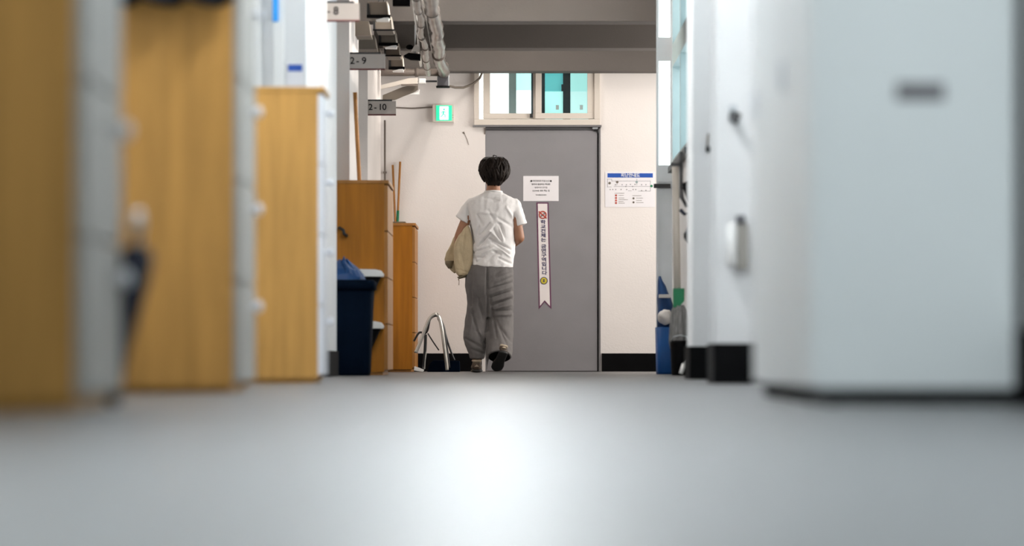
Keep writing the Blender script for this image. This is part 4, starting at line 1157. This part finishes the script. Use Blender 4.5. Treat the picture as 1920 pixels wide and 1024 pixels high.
# ---- shoes
def shoe(heel, toe, up, label=None):
    """heel and toe on the sole; up = top of the foot"""
    h, t_ = Vector(heel), Vector(toe)
    f = (t_ - h)
    L = f.length
    f.normalize()
    u = Vector(up)
    u = (u - f * u.dot(f)).normalized()
    s = f.cross(u)
    base = MB()
    def sect(a, hw, z0, z1):
        c = h + f * (a * L)
        pts = []
        for k in range(16):
            an = 2 * math.pi * k / 16
            cs, sn = math.cos(an), math.sin(an)
            cs = math.copysign(abs(cs) ** 0.8, cs)
            sn = math.copysign(abs(sn) ** 0.8, sn)
            pts.append(c + s * hw * cs + u * ((z0 + z1) / 2 + (z1 - z0) / 2 * sn))
        return pts
    up_ = MB().rings([sect(0.0, 0.022, 0.022, 0.060), sect(0.04, 0.034, 0.02, 0.088), sect(0.16, 0.037, 0.02, 0.098), sect(0.32, 0.037, 0.02, 0.092), sect(0.48, 0.039, 0.02, 0.080), sect(0.66, 0.045, 0.02, 0.064), sect(0.84, 0.043, 0.02, 0.052), sect(0.96, 0.028, 0.02, 0.044), sect(1.0, 0.012, 0.022, 0.034)]).build('shoe', 'shoe', pe, True)
    MB().rings([sect(-0.015, 0.022, 0.0, 0.024), sect(0.03, 0.037, 0.0, 0.026), sect(0.3, 0.038, 0.0, 0.026), sect(0.48, 0.039, 0.0, 0.026), sect(0.68, 0.049, 0.0, 0.026), sect(0.87, 0.046, 0.003, 0.026), sect(0.98, 0.028, 0.008, 0.026), sect(1.02, 0.012, 0.012, 0.024)]).build('sole', 'sole', up_, True)
    MB().rings([sect(0.02, 0.030, 0.078, 0.100), sect(0.10, 0.040, 0.082, 0.104), sect(0.24, 0.041, 0.084, 0.104), sect(0.36, 0.032, 0.082, 0.098)]).build('collar', 'shoetrim', up_, True)
    c = h + f * (-0.006) + u * 0.052
    MB().prism([(-0.020, -0.006), (0.020, -0.006), (0.0, 0.012)], 'y', -0.004, 0.004).build('heel_tab', 'shoetrim', up_).matrix_local = Matrix.Translation(c) @ Matrix((tuple(s) + (0,), tuple(f) + (0,), tuple(u) + (0,), (0, 0, 0, 1))).transposed()
    return up_
shoe((lx(894), PDIST - 0.065, 0.0), (lx(893), PDIST + 0.195, 0.0), (0, 0, 1))
shoe((lx(944.5), PDIST - 0.285, 0.155), (lx(929), PDIST - 0.13, 0.004), (0.1, 0.6, 0.8))

# ---- the bag held under the left arm: a thing of its own
bg = thing('canvas_bag', (lx(862), PDIST + 0.1, lz(522)), 'cream canvas drawstring bag clamped under the walking person\'s left arm', 'bag')
m1 = MB()
def lens(dy, k, zsh=0.0):
    out = [(877, 421), (882, 428), (885.5, 445), (887, 465), (886.5, 490), (884, 508), (880, 515), (870, 519.5), (860, 519), (855, 512), (851.5, 495), (851.0, 475), (852.5, 455), (860, 440), (869, 428)]
    cx_, cz_ = lx(869), lz(475)
    return [Vector((cx_ + (lx(a) - cx_) * k, PDIST + dy, cz_ + (lz(b_) - cz_) * k + zsh)) for a, b_ in out]
m1.rings([lens(-0.075, 0.80), lens(-0.065, 0.95), lens(-0.03, 1.0), lens(0.05, 0.98), lens(0.14, 0.9), lens(0.17, 0.7)])
me = remeshed(m1, 0.0065, 4)
creased(me, [(872, 430, 868, 470, .008, -.006), (866, 480, 872, 510, .008, -.006), (858, 470, 862, 500, .008, .005), (855, 505, 880, 512, .007, -.006)], 0.004, 21.0)
link('main_pouch', me, 'bag', bg, True)
m2 = MB()
def flap(dy, k):
    out = [(858, 432), (861, 450), (860, 480), (858, 508), (852, 513), (843, 505), (835.5, 494), (832.5, 486), (837, 473), (844, 460), (850, 446)]
    cx_, cz_ = lx(848), lz(478)
    return [Vector((cx_ + (lx(a) - cx_) * k, PDIST + dy, cz_ + (lz(b_) - cz_) * k)) for a, b_ in out]
m2.rings([flap(0.04, 0.88), flap(0.05, 1.0), flap(0.12, 1.0), flap(0.22, 0.8)])
me = remeshed(m2, 0.0065, 4)
creased(me, [(836, 487, 852, 489, .008, -.010), (850, 450, 848, 480, .008, -.006)], 0.005, 31.0)
link('side_flap', me, 'bag', bg, True)
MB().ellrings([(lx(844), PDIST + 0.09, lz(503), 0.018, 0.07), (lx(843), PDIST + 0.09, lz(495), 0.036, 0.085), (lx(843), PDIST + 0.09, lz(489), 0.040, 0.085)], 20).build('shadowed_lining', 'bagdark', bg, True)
MB().ellrings([(lx(868), PDIST - 0.005, lz(521.5), 0.030, 0.045, 0.25), (lx(868.5), PDIST - 0.005, lz(517), 0.050, 0.062, 0.25)], 20).build('mouth', 'bagdark', bg, True)
MB().tube([V(862, 519, -0.02), V(860, 524, -0.03), V(861, 528, -0.03), V(860.5, 535, -0.03)], [0.006, 0.005, 0.002, 0.0025], 6).build('drawstring', 'bagdark', bg, True)
